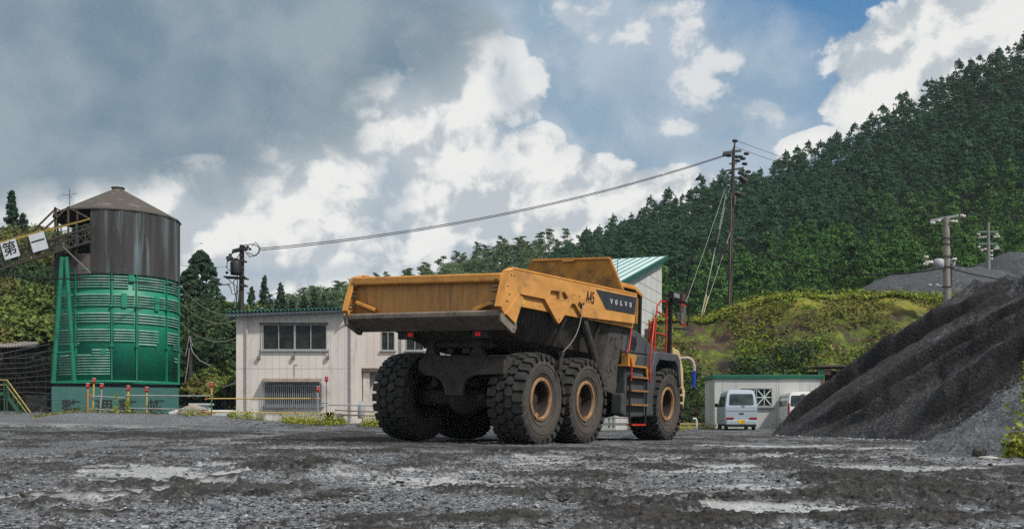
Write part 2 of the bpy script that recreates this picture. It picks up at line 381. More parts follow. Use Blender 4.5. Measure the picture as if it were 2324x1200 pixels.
bpy.data.objects.remove(t_me); bpy.data.objects.remove(r_me)
for (wx, wy, ph) in ((1.415, 0, .1), (1.415, 1.98, .6), (1.415, 6.64, .3), (-1.415, 0, .8), (-1.415, 1.98, .45), (-1.415, 6.64, .2)):
    w = bpy.data.objects.new('wheel', None); col.objects.link(w); w.parent = truck; w.location = (wx, wy, .935)
    w.rotation_euler = (ph, 0, 0 if wx > 0 else math.pi)
    for nm, d in (('tyre', tyre_data), ('rim', rim_data)):
        link(nm, d, w)

# dump body
body = MB()
sec = [(-1.35, 1.72, 2.72, 1.42, 2.44, .75, 2.27), (-.9, 1.72, 2.72, 1.30, 2.27, .78, 2.06), (0, 1.72, 2.72, 1.34, 2.10, .85, 1.90), (1.5, 1.72, 2.74, 1.42, 2.05, .95, 1.80),
       (2.85, 1.72, 2.76, 1.48, 2.0, 1.0, 1.66), (3.2, 1.72, 2.78, 1.54, 1.95, 1.42, 1.25), (4.35, 1.72, 2.8, 1.56, 1.95, 1.48, 1.06)]
vs = []
for (a, bt, zt, bm_, zm, bb, zb) in sec:
    vs += [(bt, a, zt), (bm_, a, zm), (bb, a, zb), (-bb, a, zb), (-bm_, a, zm), (-bt, a, zt)]
fs = [(i * 6 + j, i * 6 + (j + 1) % 6, (i + 1) * 6 + (j + 1) % 6, (i + 1) * 6 + j) for i in range(len(sec) - 1) for j in range(6)]
body.add(vs, fs, 0); body.add(vs[:6] + vs[-6:], [(5, 4, 3, 2, 1, 0), (6, 7, 8, 9, 10, 11)], 0)
for i, f in enumerate(body.f):
    if i // 6 >= 5 and i < 36 and i % 6 in (0, 1, 3, 4): body.m[i] = 1
hopper = body.build('hopper', [grime, grime_speck], truck, bevel=.02)
ribs = MB()
for a, z0 in ((.95, 1.98), (2.6, 1.95)):
    for s in (-1, 1): ribs.bar((s * 1.70, a, 2.70), (s * 1.42, a, z0 + .1), .10, .14)
parts(ribs, 'hopper_rib', grime, hopper)
def plate_with_holes(mb, loops, x0, x1, m=0):
    from mathutils.geometry import tessellate_polygon
    flat = [q for l in loops for q in l]; tri = tessellate_polygon([[Vector((q[0], q[1], 0)) for q in l] for l in loops])
    n = len(flat); vs = [(x1, q[0], q[1]) for q in flat] + [(x0, q[0], q[1]) for q in flat]; fs = [tuple(t) for t in tri] + [tuple(n + i for i in t[::-1]) for t in tri]
    o = 0
    for l in loops:
        k = len(l); fs += [(o + i, o + (i + 1) % k, n + o + (i + 1) % k, n + o + i) for i in range(k)]; o += k
    mb.add(vs, fs, m)
outer = [(-1.60, 3.25), (-1.42, 3.335), (4.26, 3.455), (4.17, 2.785), (1.46, 2.705), (1.14, 2.93), (.99, 2.945), (.72, 2.71), (.50, 2.515), (.42, 2.475), (.34, 2.515), (-.19, 2.91), (-1.16, 2.905), (-1.28, 2.84), (-1.62, 2.475), (-1.70, 2.47), (-1.84, 2.62)]
h1 = [(.06, 3.11), (.41, 3.125), (.42, 2.97), (.30, 2.80), (.02, 3.03)]; h2l = [(.53, 3.135), (.66, 3.13), (.80, 3.03), (.56, 2.84)]
def side_panel(s):
    p = MB(); plate_with_holes(p, [outer, h1, h2l], s * 1.80, s * 1.86)
    return p.build('side_panel', ochre_side, truck)
for s in (1, -1):
    sp = side_panel(s)
    q = MB(); q.box(min(s * 1.72, s * 1.794), max(s * 1.72, s * 1.794), -1.45, 4.24, 2.68, 3.30)
    q.build('side_rail', ochre_side, truck, bevel=.01)
    q = MB(); q.bar((s * 1.775, -1.41, 3.355), (s * 1.775, 4.25, 3.472), .19, .04); q.build('top_rail', ochre, truck, bevel=.01)
    q = MB(); q.bar((s * 1.80, -1.625, 3.27), (s * 1.80, -1.865, 2.60), .13, .035); q.bar((s * 1.80, -1.40, 3.35), (s * 1.80, -1.62, 3.27), .13, .035)
    q.build('end_flange', ochre, truck, bevel=.006)
    q = MB(); x0, x1 = s * 1.868, s * 1.885
    poly = [(-1.24, 2.89), (-1.06, 2.84), (-1.10, 2.76), (-1.33, 2.33), (-1.69, 2.48)]
    q.add([(x1, y, z) for y, z in poly] + [(s * 1.84, y, z) for y, z in poly], [(0, 1, 2, 3, 4), (9, 8, 7, 6, 5)] + [(i, (i + 1) % 5, 5 + (i + 1) % 5, 5 + i) for i in range(5)])
    q.build('wing_plate', ochre_side, sp, bevel=.006)
    q = MB(); lp = [(-1.84, 2.49), (-1.70, 2.49), (-1.30, 2.30), (-1.27, 2.22), (-1.30, 2.16), (-1.38, 2.16), (-1.80, 2.34)]
    hole = [(-1.34 + .025 * math.cos(t), 2.22 + .03 * math.sin(t)) for t in [i * math.pi / 4 for i in range(8)]]
    plate_with_holes(q, [lp, hole], s * 1.80, s * 1.85); q.build('lip_arm', lip_steel, truck)
    q = MB()
    for (y, z) in ((-1.50, 3.22), (-1.40, 3.22), (-1.62, 3.0), (-1.55, 2.86), (-1.66, 2.73), (-1.60, 2.72), (1.05, 3.12), (1.3, 3.12), (-1.45, 2.5), (.42, 2.56)):
        q.tube([(s * 1.858, y, z), (s * 1.872, y, z)], .013, 8)
    parts(q, 'bolt', black_mat, sp)
    q = MB()
    for (y, z) in ((-1.69, 3.12), (-1.73, 2.98), (-1.76, 2.9), (-1.80, 2.72), (-1.84, 2.64)): q.tube([(s * 1.62, y, z), (s * 1.70, y + .01, z)], .022, 8)
    parts(q, 'pin', chrome, truck)
# tailgate
tg = MB()
def slab(mb, b0, b1, y0, y1, zl0, zl1, m=0):   # z falls slightly to the right as in the photograph
    f = lambda b, z: z - .016 * b
    mb.add([(b, y, f(b, z)) for z in (zl0, zl1) for y in (y0, y1) for b in (b0, b1)], [(0, 2, 3, 1), (4, 5, 7, 6), (0, 1, 5, 4), (2, 6, 7, 3), (0, 4, 6, 2), (1, 3, 7, 5)], m)
slab(tg, -1.76, 1.76, -1.57, -1.50, 2.52, 3.20); tg.build('tailgate', ochre_tail, truck)
tb = MB(); slab(tb, -1.76, 1.76, -1.70, -1.50, 3.11, 3.27); tb.build('tailgate_beam', ochre, truck, bevel=.03)
tb = MB(); tb.bar((-1.66, -1.66, 2.79), (-1.20, -1.62, 2.63), .12, .07); tb.build('tailgate_brace', ochre, truck, bevel=.015)
tb = MB(); tb.bar((1.74, -1.68, 2.75), (1.14, -1.62, 2.57), .12, .07); tb.build('tailgate_brace', ochre, truck, bevel=.015)
lp = MB(); lp.prism([(-1.74, 2.555), (-1.77, 2.53), (-1.77, 2.45), (-1.72, 2.42), (-1.30, 2.22), (-1.10, 2.24), (-1.10, 2.555)], -1.78, 1.78, 0)
lp.build('rear_lip', lip_steel, truck, bevel=.012)
# headboard with spill guard
hb = MB(); hb.prism([(-1.80, 2.8), (-1.80, 3.40), (-1.62, 3.62), (-1.31, 4.15), (-1.08, 4.435), (1.05, 4.385), (1.41, 3.64), (1.62, 3.42), (1.80, 3.40), (1.80, 2.8)], 4.42, 4.48, 1)
hbo = hb.build('spill_guard', rusty_board, truck, bevel=.01)
hb = MB(); hb.bar((-1.08, 4.40, 4.43), (1.05, 4.40, 4.38), .05, .05); hb.bar((1.06, 4.40, 4.38), (1.42, 4.40, 3.62), .04, .05); hb.cbox((-.05, 4.39, 4.36), (.30, .05, .04)); hb.build('guard_edge', ochre, hbo)
# decals
dk = MB(); dk.prism([(2.06, 3.345), (4.23, 3.395), (4.155, 2.99), (2.60, 2.965)], 1.861, 1.866, 0); dko = dk.build('name_panel', panel_dark, truck)
def slab_letters():
    b = MB(); H = .105; X0 = 1.868; X1 = 1.871
    def q(o, pts): b.prism([(o + x * .9, 3.115 + y * H + (o - 2.8) * .022) for x, y in pts], X0, X1, 0)
    def letV(o):
        q(o, [(-.005, 1), (.035, 1), (.078, 0), (.058, 0)]); q(o, [(.058, 0), (.078, 0), (.125, 1), (.108, 1)])
        q(o, [(-.022, 1), (.052, 1), (.052, .86), (-.022, .86)]); q(o, [(.092, 1), (.142, 1), (.142, .88), (.092, .88)])
    def letO(o):
        n = 20
        for i in range(n):
            a, c_ = 2 * math.pi * i / n, 2 * math.pi * (i + 1) / n
            f = lambda t, rx, ry: (.06 + rx * math.cos(t), .5 + ry * math.sin(t))
            q(o, [f(a, .062, .54), f(c_, .062, .54), f(c_, .030, .40), f(a, .030, .40)])
    def letL(o):
        q(o, [(.015, 0), (.05, 0), (.05, 1), (.015, 1)]); q(o, [(-.008, 1), (.075, 1), (.075, .88), (-.008, .88)])
        q(o, [(-.008, 0), (.12, 0), (.12, .13), (-.008, .13)]); q(o, [(.10, .13), (.12, .13), (.12, .36), (.108, .36)])
    for i, f in enumerate((letV, letO, letL, letV, letO)): f(2.80 + i * .258)
    return b
slab_letters().build('lettering', decal_white, dko)
def text(name, s, m, M, parent, size=1.0, sx=1.0, bold=0.0, depth=.004):
    cu = bpy.data.curves.new(name, 'FONT'); cu.body = s; cu.size = size; cu.extrude = depth; cu.offset = bold; cu.space_character = 1.06; cu.align_x = 'CENTER'; cu.align_y = 'CENTER'
    t = bpy.data.objects.new(name, cu); col.objects.link(t); bpy.context.view_layer.update()
    me = bpy.data.meshes.new_from_object(t.evaluated_get(bpy.context.evaluated_depsgraph_get())); bpy.data.objects.remove(t)
    me.transform(M @ Matrix.Diagonal((sx, 1, 1, 1))); me.materials.clear(); me.materials.append(m)
    return link(name, me, parent)
SIDE = Matrix(((0, 0, 1, 1.868), (1, 0, 0, 1.80), (0, 1, 0, 3.135), (0, 0, 0, 1)))
text('lettering', 'A45', decal_black, SIDE, truck, .37, .62, .0)
st = MB(); st.box(1.797, 1.80, -1.08, -.86, 2.73, 2.86); st.build('yellow_sticker', mat('sticker_yellow', (.55, .42, .03), (.4, .32, .05), 20, .6), truck)

# rear frame, axles
fr = MB()
for s in (-1, 1): fr.box(s * .45 - .07, s * .45 + .07, -.6, 4.6, 1.15, 1.62)
fr.box(-.40, .40, -.4, 4.3, 1.2, 1.5); fr.tube([(0, 3.9, 1.15), (0, 5.6, 1.05)], .28, 12)
fr.bar((.4, 3.6, 1.15), (1.0, 5.2, 1.2), .3, .3)
fr.build('chassis', frame_dark, truck, bevel=.02)
fr = MB(); fr.prism([(-.62, 1.46), (-.62, 1.66), (-.50, 1.74), (1.40, 1.74), (1.40, 1.40), (.74, 1.38), (.56, 1.30), (.48, 1.18), (.44, .97), (.04, .97), (0, 1.12), (-.06, 1.24), (-.20, 1.34), (-.46, 1.36)], -.92, -.84, 1)
fr.box(-.6, 1.38, -.84, -.45, 1.42, 1.72); fr.box(-.66, 1.44, -.93, -.80, 1.74, 1.765)
fr.build('rear_bracket', frame_dark, truck, bevel=.015)
fr = MB()
for b0 in (-.02 - .36, .98 - .26):
    fr.prism([(b0 - .16, 1.74), (b0 - .07, 1.95), (b0 - .20, 2.28), (b0 + .22, 2.28), (b0 + .09, 1.95), (b0 + .16, 1.74)], -.88, -.70, 1)
fr.box(-.5, .9, -.8, -.3, 1.95, 2.2); fr.box(.05, .18, -.9, -.8, 1.80, 1.90); fr.box(.42, .58, -.9, -.8, 1.80, 1.90)
fr.tube([(-.6, -.75, 1.98), (1.0, -.75, 1.98)], .07, 10)
fr.build('hinge_bracket', frame_dark, truck, bevel=.015)
for y in (0, 1.98, 6.64):
    fr = MB(); fr.lathe([(.0, -1.2), (.19, -1.15), (.17, -.62), (.20, -.42), (.34, -.2), (.38, 0), (.34, .2), (.20, .42), (.17, .62), (.19, 1.15), (0, 1.2)], (.0, y, .92), 'x', 20, 0)
    fr.tube([(-.6, y + .1, 1.35), (-1.05, y, 1.1)], .08, 8); fr.tube([(.6, y + .1, 1.35), (1.05, y, 1.1)], .08, 8)
    fr.build('axle', frame_dark, truck)
for (lx, hx) in ((-.61, -.80), (.99, 1.12)):
    q = MB(); q.box(min(lx, hx) - .13, max(lx, hx) + .10, -1.24, -1.12, 2.07, 2.27); br = q.build('light_housing', black_mat, truck, bevel=.01)
    q = MB()
    for i in range(4):
        for j in range(3): q.cbox((lx - .045 + i * .030, -1.246, 2.132 + j * .026), (.020, .012, .015))
    q.build('tail_light', red_lens, br)
q = MB()
for s in (-1, 1):
    q = MB(); q.tube([(s * 1.72, 1.80, 2.62), (s * 1.70, 2.40, 1.90)], .088, 14); q.tube([(s * 1.70, 2.40, 1.92), (s * 1.60, 2.75, 1.60), (s * .98, 3.0, 1.3)], .06, 12); q.tube([(s * 1.64, 1.78, 2.64), (s * 1.80, 1.78, 2.64)], .10, 12)
    q.build('hoist_cylinder', chrome, truck)
q = MB(); pts = []
for i in range(15):
    t = i / 14; y = 1.37 + (.52 - 1.37) * t ** 1.5; z = 2.96 - 1.06 * t ** .95 - .10 * math.sin(math.pi * t); pts.append((1.90 + .03 * math.sin(3 * t), y, z))
q.tube(pts, .012, 6); cab_ = q.build('cable', cable_grey, truck)
q = MB(); q.tube([(1.89, .53, 1.92), (1.89, .50, 1.78), (1.88, .47, 1.55)], [.04, .05, .03], 8); q.cbox((1.89, .52, 1.88), (.08, .12, .09)); q.build('cable_clamp', grime, cab_)
q = MB(); q.bar((1.89, 1.24, 2.98), (1.89, 1.36, 2.93), .025, .03); q.bar((1.89, 1.36, 2.93), (1.89, 1.46, 2.98), .025, .03); q.bar((1.89, 1.37, 2.97), (1.89, 1.37, 2.86), .025, .025); q.build('cable_hook', black_mat, truck)

# front unit
q = MB(); q.box(-1.45, 1.45, 4.75, 7.9, 1.0, 1.9); q.box(-.6, .6, 4.4, 5.2, .8, 1.4); q.tube([(.95, 4.2, 1.08), (1.2, 4.95, 1.12)], .13, 10); q.build('front_frame', body_grey, truck, bevel=.03)
q = MB(); q.bar((.9, 3.9, 1.12), (1.3, 4.9, 1.2), .22, .20); q.build('steering_arm', ochre, truck, bevel=.02)
hd = MB(); prof = [(3.98, 2.10), (3.98, 2.72), (4.25, 2.74), (4.9, 2.64), (5.4, 2.50), (5.9, 2.30), (6.1, 2.12)]
hd.prism(prof, 1.10, 1.66, 0); hdo = hd.build('side_cowl', hood_grey, truck, bevel=.05)
hd = MB(); hd.prism([(4.34, 2.20), (4.34, 2.52), (4.72, 2.50), (4.78, 2.34), (4.66, 2.18)], 1.655, 1.666, 0); hd.build('cowl_inlet', black_mat, hdo)
hd = MB(); hd.prism([(4.95, 1.9), (4.95, 2.25), (6.2, 2.30), (7.2, 2.26), (8.3, 2.16), (8.5, 1.9)], -1.45, 1.35, 0); hd.box(1.0, 1.66, 5.3, 6.9, 2.14, 2.19)
hd.build('hood', hood_grey, truck, bevel=.04)
hd = MB(); hd.prism([(7.2, .95), (7.2, 2.42), (7.62, 2.36), (7.95, 1.9), (8.0, 1.45), (8.15, 1.30), (8.05, .85), (7.6, .8)], -1.62, 1.64, 0); hd.build('nose_panel', cream, truck, bevel=.04)
hd = MB(); hd.box(1.45, 1.72, 4.05, 5.9, .62, 2.10); hd.box(1.40, 1.70, 3.95, 5.45, .66, 1.15); hd.build('step_housing', body_grey, truck, bevel=.04)
# fender over the right front wheel, then the left one
for s in (1, -1):
    q = MB(); arc = [(5.20, 1.66), (5.46, 2.16), (5.60, 2.22), (6.95, 2.22), (7.12, 2.08), (7.28, 1.46)]; inn = [(5.32, 1.62), (5.74, 2.02), (6.80, 2.03), (6.98, 1.92), (7.16, 1.42)]
    poly = arc + inn[::-1]; n = len(poly)
    x0, x1 = sorted((s * 1.04, s * 1.86)); q.prism(poly, x0, x1, 0)
    q.build('fender', hood_grey, truck, bevel=.02)
q = MB(); q.prism([(4.35, 1.66), (5.20, 1.62), (5.34, .62), (4.35, .60)], 1.40, 1.74, 0); q.build('mud_guard', body_grey, truck, bevel=.03)
# platform and bracket
q = MB(); q.prism([(4.0, 2.08), (4.52, 2.06), (4.36, 1.80), (4.0, 1.80)], 1.62, 1.80, 0); q.box(1.5, 1.82, 3.98, 5.22, 1.775, 1.82); q.prism([(5.02, 1.82), (5.20, 1.82), (5.20, 1.55), (5.12, 1.52)], 1.78, 1.82, 0)
q.build('platform', yellow_rail, truck, bevel=.008)
lad = MB()
for y in (4.13, 5.10): lad.bar((1.80, y, 1.60), (1.80, y + .02, .50), .035, .03)
lad.bar((1.80, 4.14, .60), (1.80, 4.22, .42), .03); lad.bar((1.80, 5.11, .60), (1.80, 5.06, .42), .03)
lo = lad.build('ladder', black_mat, truck)
for i, z in enumerate((1.54, 1.22, .89)):
    q = MB(); q.box(1.70, 1.86, 4.13, 5.11, z - .02, z + .025); q.build('step', step_rust, lo)
q = MB(); q.box(1.70, 1.84, 4.24, 5.06, .40, .44); q.build('step', red_paint, lo)
# red rails
def rail(*paths):
    q = MB()
    for p in paths: q.tube(p, .024, 8)
    return q.build('handrail', red_paint, truck)
rail([(1.72, 4.33, 2.80), (1.74, 4.22, 2.45), (1.76, 4.10, 2.16), (1.76, 3.97, 2.09)])
rail([(1.80, 4.13, 1.98), (1.84, 4.12, 1.8), (1.82, 4.15, 1.45)])
rail([(1.78, 5.60, 3.04), (1.80, 5.48, 2.98), (1.84, 5.25, 2.3), (1.86, 5.13, 1.95), (1.86, 5.20, 1.42)], [(1.78, 5.60, 3.04), (1.70, 5.68, 3.0), (1.55, 5.75, 2.3)])
rail([(1.66, 5.86, 2.2), (1.66, 5.90, 3.1), (1.66, 5.98, 3.38), (1.66, 6.2, 3.52), (1.66, 6.5, 3.53)], [(1.66, 6.62, 2.2), (1.66, 6.58, 3.60)], [(1.66, 5.93, 3.24), (1.66, 6.55, 3.15)], [(1.66, 5.88, 2.70), (1.66, 6.58, 2.68)],
     [(1.50, 5.88, 2.90), (1.50, 6.4, 2.88)], [(1.50, 5.90, 2.2), (1.50, 5.90, 3.0)])
# cab (mostly hidden by the body)
q = MB(); q.prism([(5.0, 2.2), (5.0, 3.70), (5.2, 3.80), (6.35, 3.80), (6.62, 3.70), (6.76, 2.2)], -.95, .90, 0); cabo = q.build('cab', glass_dark, truck, bevel=.02)
q = MB(); q.prism([(4.9, 3.70), (5.1, 3.92), (6.2, 3.93), (6.74, 3.74), (6.70, 3.66), (6.2, 3.82), (5.1, 3.80)], -1.0, .95, 0); q.build('cab_roof', ochre, cabo, bevel=.02)
q = MB()
for (y0, y1) in ((6.72, 6.82), (5.0, 5.1), (5.9, 5.98)): q.box(.88, .93, y0 - .12, y1 - .12, 2.2, 3.74)
parts(q, 'cab_pillar', black_mat, cabo)
q = MB(); q.tube([(.70, 5.3, 3.92), (.70, 5.3, 4.05)], .14, 12); q.build('beacon', mat('beacon_orange', (.65, .16, .01), None, rough=.3), cabo)
q = MB(); q.tube([(.8, 5.4, 3.9), (.8, 5.42, 4.5)], .008, 5); q.build('antenna', black_mat, cabo)
# mirror post and lights
q = MB(); q.box(1.66, 1.74, 6.70, 6.80, 2.2, 3.60); q.build('mirror_post', black_mat, truck)
q = MB(); q.box(1.72, 1.86, 6.50, 7.06, 3.60, 3.80); lb = q.build('light_box', black_mat, truck, bevel=.01)
q = MB()
for i in range(3): q.prism([(6.56 + i * .13, 3.65), (6.66 + i * .13, 3.65), (6.66 + i * .13, 3.76), (6.56 + i * .13, 3.76)], 1.861, 1.868, 0)
parts(q, 'work_lamp', lamp_glass, lb)
q = MB(); q.box(1.76, 1.88, 7.06, 7.36, 3.60, 3.80); q.build('lamp_bracket', mat('reddish_bracket', (.09, .045, .035), (.05, .03, .03), 8, .6), truck)
mir = MB(); mir.tube([(1.82, 6.78, 3.58), (1.84, 7.40, 3.58), (1.86, 7.58, 3.54), (1.86, 7.62, 3.45), (1.86, 7.62, 2.98), (1.85, 7.52, 2.90), (1.80, 6.78, 2.88)], .026, 8)
mo = mir.build('mirror_frame', black_mat, truck)
q = MB(); q.box(1.82, 1.88, 7.04, 7.38, 3.02, 3.50); q.box(1.80, 1.86, 6.84, 7.0, 3.12, 3.30); q.build('mirror', mat('mirror_glass', (.12, .12, .13), (.03, .03, .03), 5, .15, spec=.8), mo, bevel=.015)
q = MB(); q.bar((1.85, 7.08, 3.52), (1.85, 7.40, 3.50), .05, .04); q.bar((1.85, 7.1, 3.0), (1.85, 7.42, 2.98), .05, .04); q.bar((1.85, 7.41, 3.0), (1.85, 7.41, 3.2), .03, .04); parts(q, 'mirror_trim', red_paint, mo)
q = MB(); q.tube([(1.83, 6.85, 3.5), (1.83, 7.0, 3.35), (1.83, 6.9, 3.2)], .03, 6); q.build('mirror_arm', black_mat, mo)
q = MB(); q.box(1.50, 1.60, 7.05, 7.3, 2.40, 2.48); q.build('marker_lamp', mat('amber_red', (.30, .05, .01), None, rough=.4), truck)

# ------------------------------------------------------------------ silo
green = mat('green_silo_paint', (.007, .20, .118), (.009, .165, .098), 1.2, .5, .06, 8, c3=(.014, .125, .080), sc3=1.5, t3=(.55, .75), spec=.35)
green_pipe = mat('green_pipe_paint', (.010, .17, .10), (.012, .12, .075), 3, .45, spec=.35)
louv = mat('louvre_face', (.16, .27, .23), (.05, .19, .13), 2.5, .6, stretch=(1, 1, .5), c3=(.20, .27, .25), sc3=1.5, t3=(.5, .7))
conc = mat('stained_silo_concrete', (.054, .051, .050), (.029, .029, .029), 1.6, .9, .15, 20, stretch=(2.2, 2.2, .12), c3=(.12, .155, .17), sc3=1.1, t3=(.52, .68))
conc_in = mat('silo_interior', (.02, .018, .017), (.03, .027, .025), 3, .95)
roofm = mat('weathered_cone_roof', (.085, .072, .060), (.060, .052, .046), 4, .9, .2, 20, c3=(.15, .135, .115), sc3=1.2, t3=(.56, .75))
base_m = mat('teal_base_wall', (.045, .125, .110), (.035, .10, .09), 1.5, .85, .05, 20, c3=(.03, .12, .11), sc3=.7, t3=(.5, .7))
SY = 60.0; SX = (268 - HX) / F * SY; RR_ = 3.40
sz = lambda y: CZ + (HY - y) / F * 56.9 - .8           # heights are read on the drum's near side
def dg(px_, r=3.40):                                   # angle round the silo of a point seen at px_
    return min((abs(HX + F * (SX + r * math.sin(R(k / 5))) / (SY - r * math.cos(R(k / 5))) - px_), k / 5) for k in range(-345, 555))[1]
silo = empty('storage_silo', (SX, SY, .8), 0, 'round green storage silo with dark weathered top and cone roof on teal base', 'silo')
BR = Matrix.Rotation(math.atan2(-SX, SY), 4, 'Z'); q = MB(); q.box(-3.38, 3.22, -3.25, 3.2, -.8, 1.56, 0, BR); q.build('base_wall', base_m, silo)
zg0 = sz(868); zg1 = sz(617)
q = MB(); q.box(-3.3, 3.1, -3.15, 3.1, 1.56, zg0 - .06, 0, BR); q.build('base_slab', black_mat, silo)
q = MB(); q.lathe([(0, zg0 - .02), (3.34, zg0), (3.34, zg1), (3.28, zg1 + .02)], (0, 0, 0), 'z', 96, 0)
q.lathe([(3.34, zg0 + .0), (3.42, zg0 + .01), (3.42, zg0 + .12), (3.34, zg0 + .13)], (0, 0, 0), 'z', 96)
q.box(-3.42, 3.30, -3.3, 3.25, zg0 - .05, zg0 - .0, 0, BR); drum = q.build('drum', green, silo)
def phi(deg): return R(deg - 90)       # 0 faces the yard squarely, negative = left
def louvre(lv, z0, z1, d0, d1, pitch=.150):
    n = max(1, int(round((z1 - z0) / pitch))); p = (z1 - z0) / n
    for i in range(n):
        zt = z0 + (i + 1) * p; seg = max(2, int(abs(d1 - d0) / 4))
        prof = [(3.335, zt), (3.425, zt - p * .58), (3.342, zt - p * .64)]
        lv.lathe(prof, (0, 0, 0), 'z', seg, 0, sm=False, a0=phi(d0), a1=phi(d1), mfun=lambda k: 0 if k == 0 else 1)
ribs_px = [172, 254, 310, 378]; ribs_d = [-110, -82, -50] + [dg(x) for x in ribs_px] + [104, 140]
def band(y0, y1, x0, x1):
    a, b = sz(y1), sz(y0); d0 = -100 if x0 < 115 else dg(x0); d1 = 130 if x1 > 405 else dg(x1); lv = MB()
    for r0, r1 in zip(ribs_d[:-1], ribs_d[1:]):
        if r1 <= d0 or r0 >= d1: continue
        louvre(lv, a, b, max(r0 + 1.6, d0), min(r1 - 1.6, d1))
    lv.build('louvre_band', [louv, green], drum)
band(619, 655, 100, 292); band(619, 655, 302, 420); band(667, 696, 100, 276); band(667, 696, 288, 352); band(667, 696, 360, 420)
band(709, 734, 100, 420); band(746, 776, 100, 360); band(746, 776, 380, 420); band(776, 784, 100, 180); band(776, 784, 312, 356); band(792, 804, 208, 254); band(804, 852, 128, 254); band(776, 788, 393, 402); band(804, 818, 396, 404)
for d in ribs_d:
    rb = MB()
    a = phi(d); x, y = 3.38 * math.cos(a), 3.38 * math.sin(a); M_ = Matrix.Translation((x, y, 0)) @ Matrix.Rotation(a, 4, 'Z')
    rb.box(-.05, .07, -.026, .026, zg0, zg1 + .12, 0, M_); rb.box(-.02, .14, -.09, .09, zg0 + 2.0, zg0 + 2.1, 0, M_); rb.box(-.02, .14, -.09, .09, zg0 + 4.2, zg0 + 4.3, 0, M_); rb.build('rib', green, drum)
for x, y0, y1 in ((282, 665, 697), (356, 667, 700), (298, 620, 640), (235, 793, 804)):
    rb = MB(); d = dg(x); a = phi(d); M_ = Matrix.Translation((3.38 * math.cos(a), 3.38 * math.sin(a), 0)) @ Matrix.Rotation(a, 4, 'Z'); rb.box(-.06, .05, -.14, .14, sz(y1), sz(y0), 0, M_); rb.build('cover_plate', green, drum)
rb = MB(); rb.lathe([(3.38, zg1 + .08), (3.45, zg1 + .08), (3.45, zg1 + .14), (3.38, zg1 + .14)], (0, 0, 0), 'z', 64, 0); rb.build('top_ring', green, drum)
zu0 = zg1 - .10; zu1 = sz(475); za = CZ + (HY - 432) / F * SY - .8; RU = 3.46
a_open0, a_open1 = -118, dg(205, RU)
def shell(d0, d1, z0, z1, n, nm, m):
    q = MB(); t = .08; q.lathe([(RU, z0), (RU, z1), (RU - t, z1), (RU - t, z0), (RU, z0)], (0, 0, 0), 'z', n, 0, sm=False, a0=phi(d0), a1=phi(d1)); return q.build(nm, m, silo)
zo = sz(577)
shell(a_open1, 360 + a_open0, zu0, zu1, 26, 'upper_shell', conc); shell(a_open0, a_open1, zu0 - .05, zo, 9, 'lower_panel', mat('pinkish_grey_panel', (.12, .10, .095), (.08, .068, .062), 2, .9, stretch=(2, 2, .2)))
q = MB(); q.lathe([(0, zo - .3), (3.36, zo - .3)], (0, 0, 0), 'z', 40, 0); q.lathe([(0, zu1 - .25), (3.36, zu1 - .25)], (0, 0, 0), 'z', 40, 0)
q.box(-2.2, 2.2, .9, 1.1, zo - .3, zu1 - .3); q.build('inner_floor', conc_in, silo)
q = MB(); q.lathe([(RU + .07, zu1 - .05), (RU + .07, zu1 + .02), (.34, za), (.34, za + .09), (.38, za + .10), (.38, za + .15), (0, za + .16)], (0, 0, 0), 'z', 20, 0, sm=False)
q.build('cone_roof', roofm, silo)
for d in (-112, -84, -58, a_open1 - 14):
    q = MB(); a = phi(d); q.tube([(3.4 * math.cos(a), 3.4 * math.sin(a), zo), (3.4 * math.cos(a), 3.4 * math.sin(a), zu1)], .06, 6)
    q.build('opening_frame', mat('rusty_dark_frame', (.05, .045, .032), (.09, .07, .045), 4, .8), silo)
q = MB(); ax = P(158, 470, 58) - Vector((SX, SY, .8)); q.tube([ax - Vector((0, 0, .6)), ax + Vector((0, 0, 1.05))], .03, 6); q.tube([ax + Vector((-.42, 0, .68)), ax + Vector((.42, 0, .75))], .015, 5); q.tube([ax + Vector((0, -.3, .6)), ax + Vector((0, .3, .6))], .015, 5)
q.build('roof_antenna', cable_grey, silo)
def brace(pts, r, par=silo, name='brace_pipe', m=green_pipe, n=12):
    o = Vector((SX, SY, .8)); q = MB(); q.tube([Vector(p) - o for p in pts], r, n); return q.build(name, m, par)
brace([P(141, 583, 56.0), P(121, 868, 56.2)], .13); brace([P(150, 583, 56.0), P(168, 868, 56.3)], .12)
brace([P(126, 800, 56.1), P(163, 798, 56.1)], .045); brace([P(124, 780, 56.2), P(123, 860, 56.2)], .045)
brace([P(143, 560, 56), P(206, 620, 56)], .03, m=cable_grey)
# lettering on the base: the words run into the gravel bank, their lower half is hidden by it
BM = Matrix(((1, 0, 0, 0), (0, 0, 1, 0), (0, 1, 0, 0), (0, 0, 0, 1)))
for ch, x in (('整', 160), ('理', 236), ('整', 289), ('頓', 353)):
    k = (x - HX) / F; fc = BR @ Vector((0, -3.25, 0)); Cx, Cy = SX + fc.x, SY + fc.y; ux, uy = BR[0][0], BR[1][0]; t = (k * Cy - Cx) / (ux - k * uy)
    M_ = BR @ Matrix(((1, 0, 0, t), (0, 0, -1, -3.252), (0, 1, 0, CZ + 28 / F * (Cy + t * uy) - .8), (0, 0, 0, 1)))
    text('painted_character', ch, decal_black, M_, silo, .98, 1.0, .010, .006)

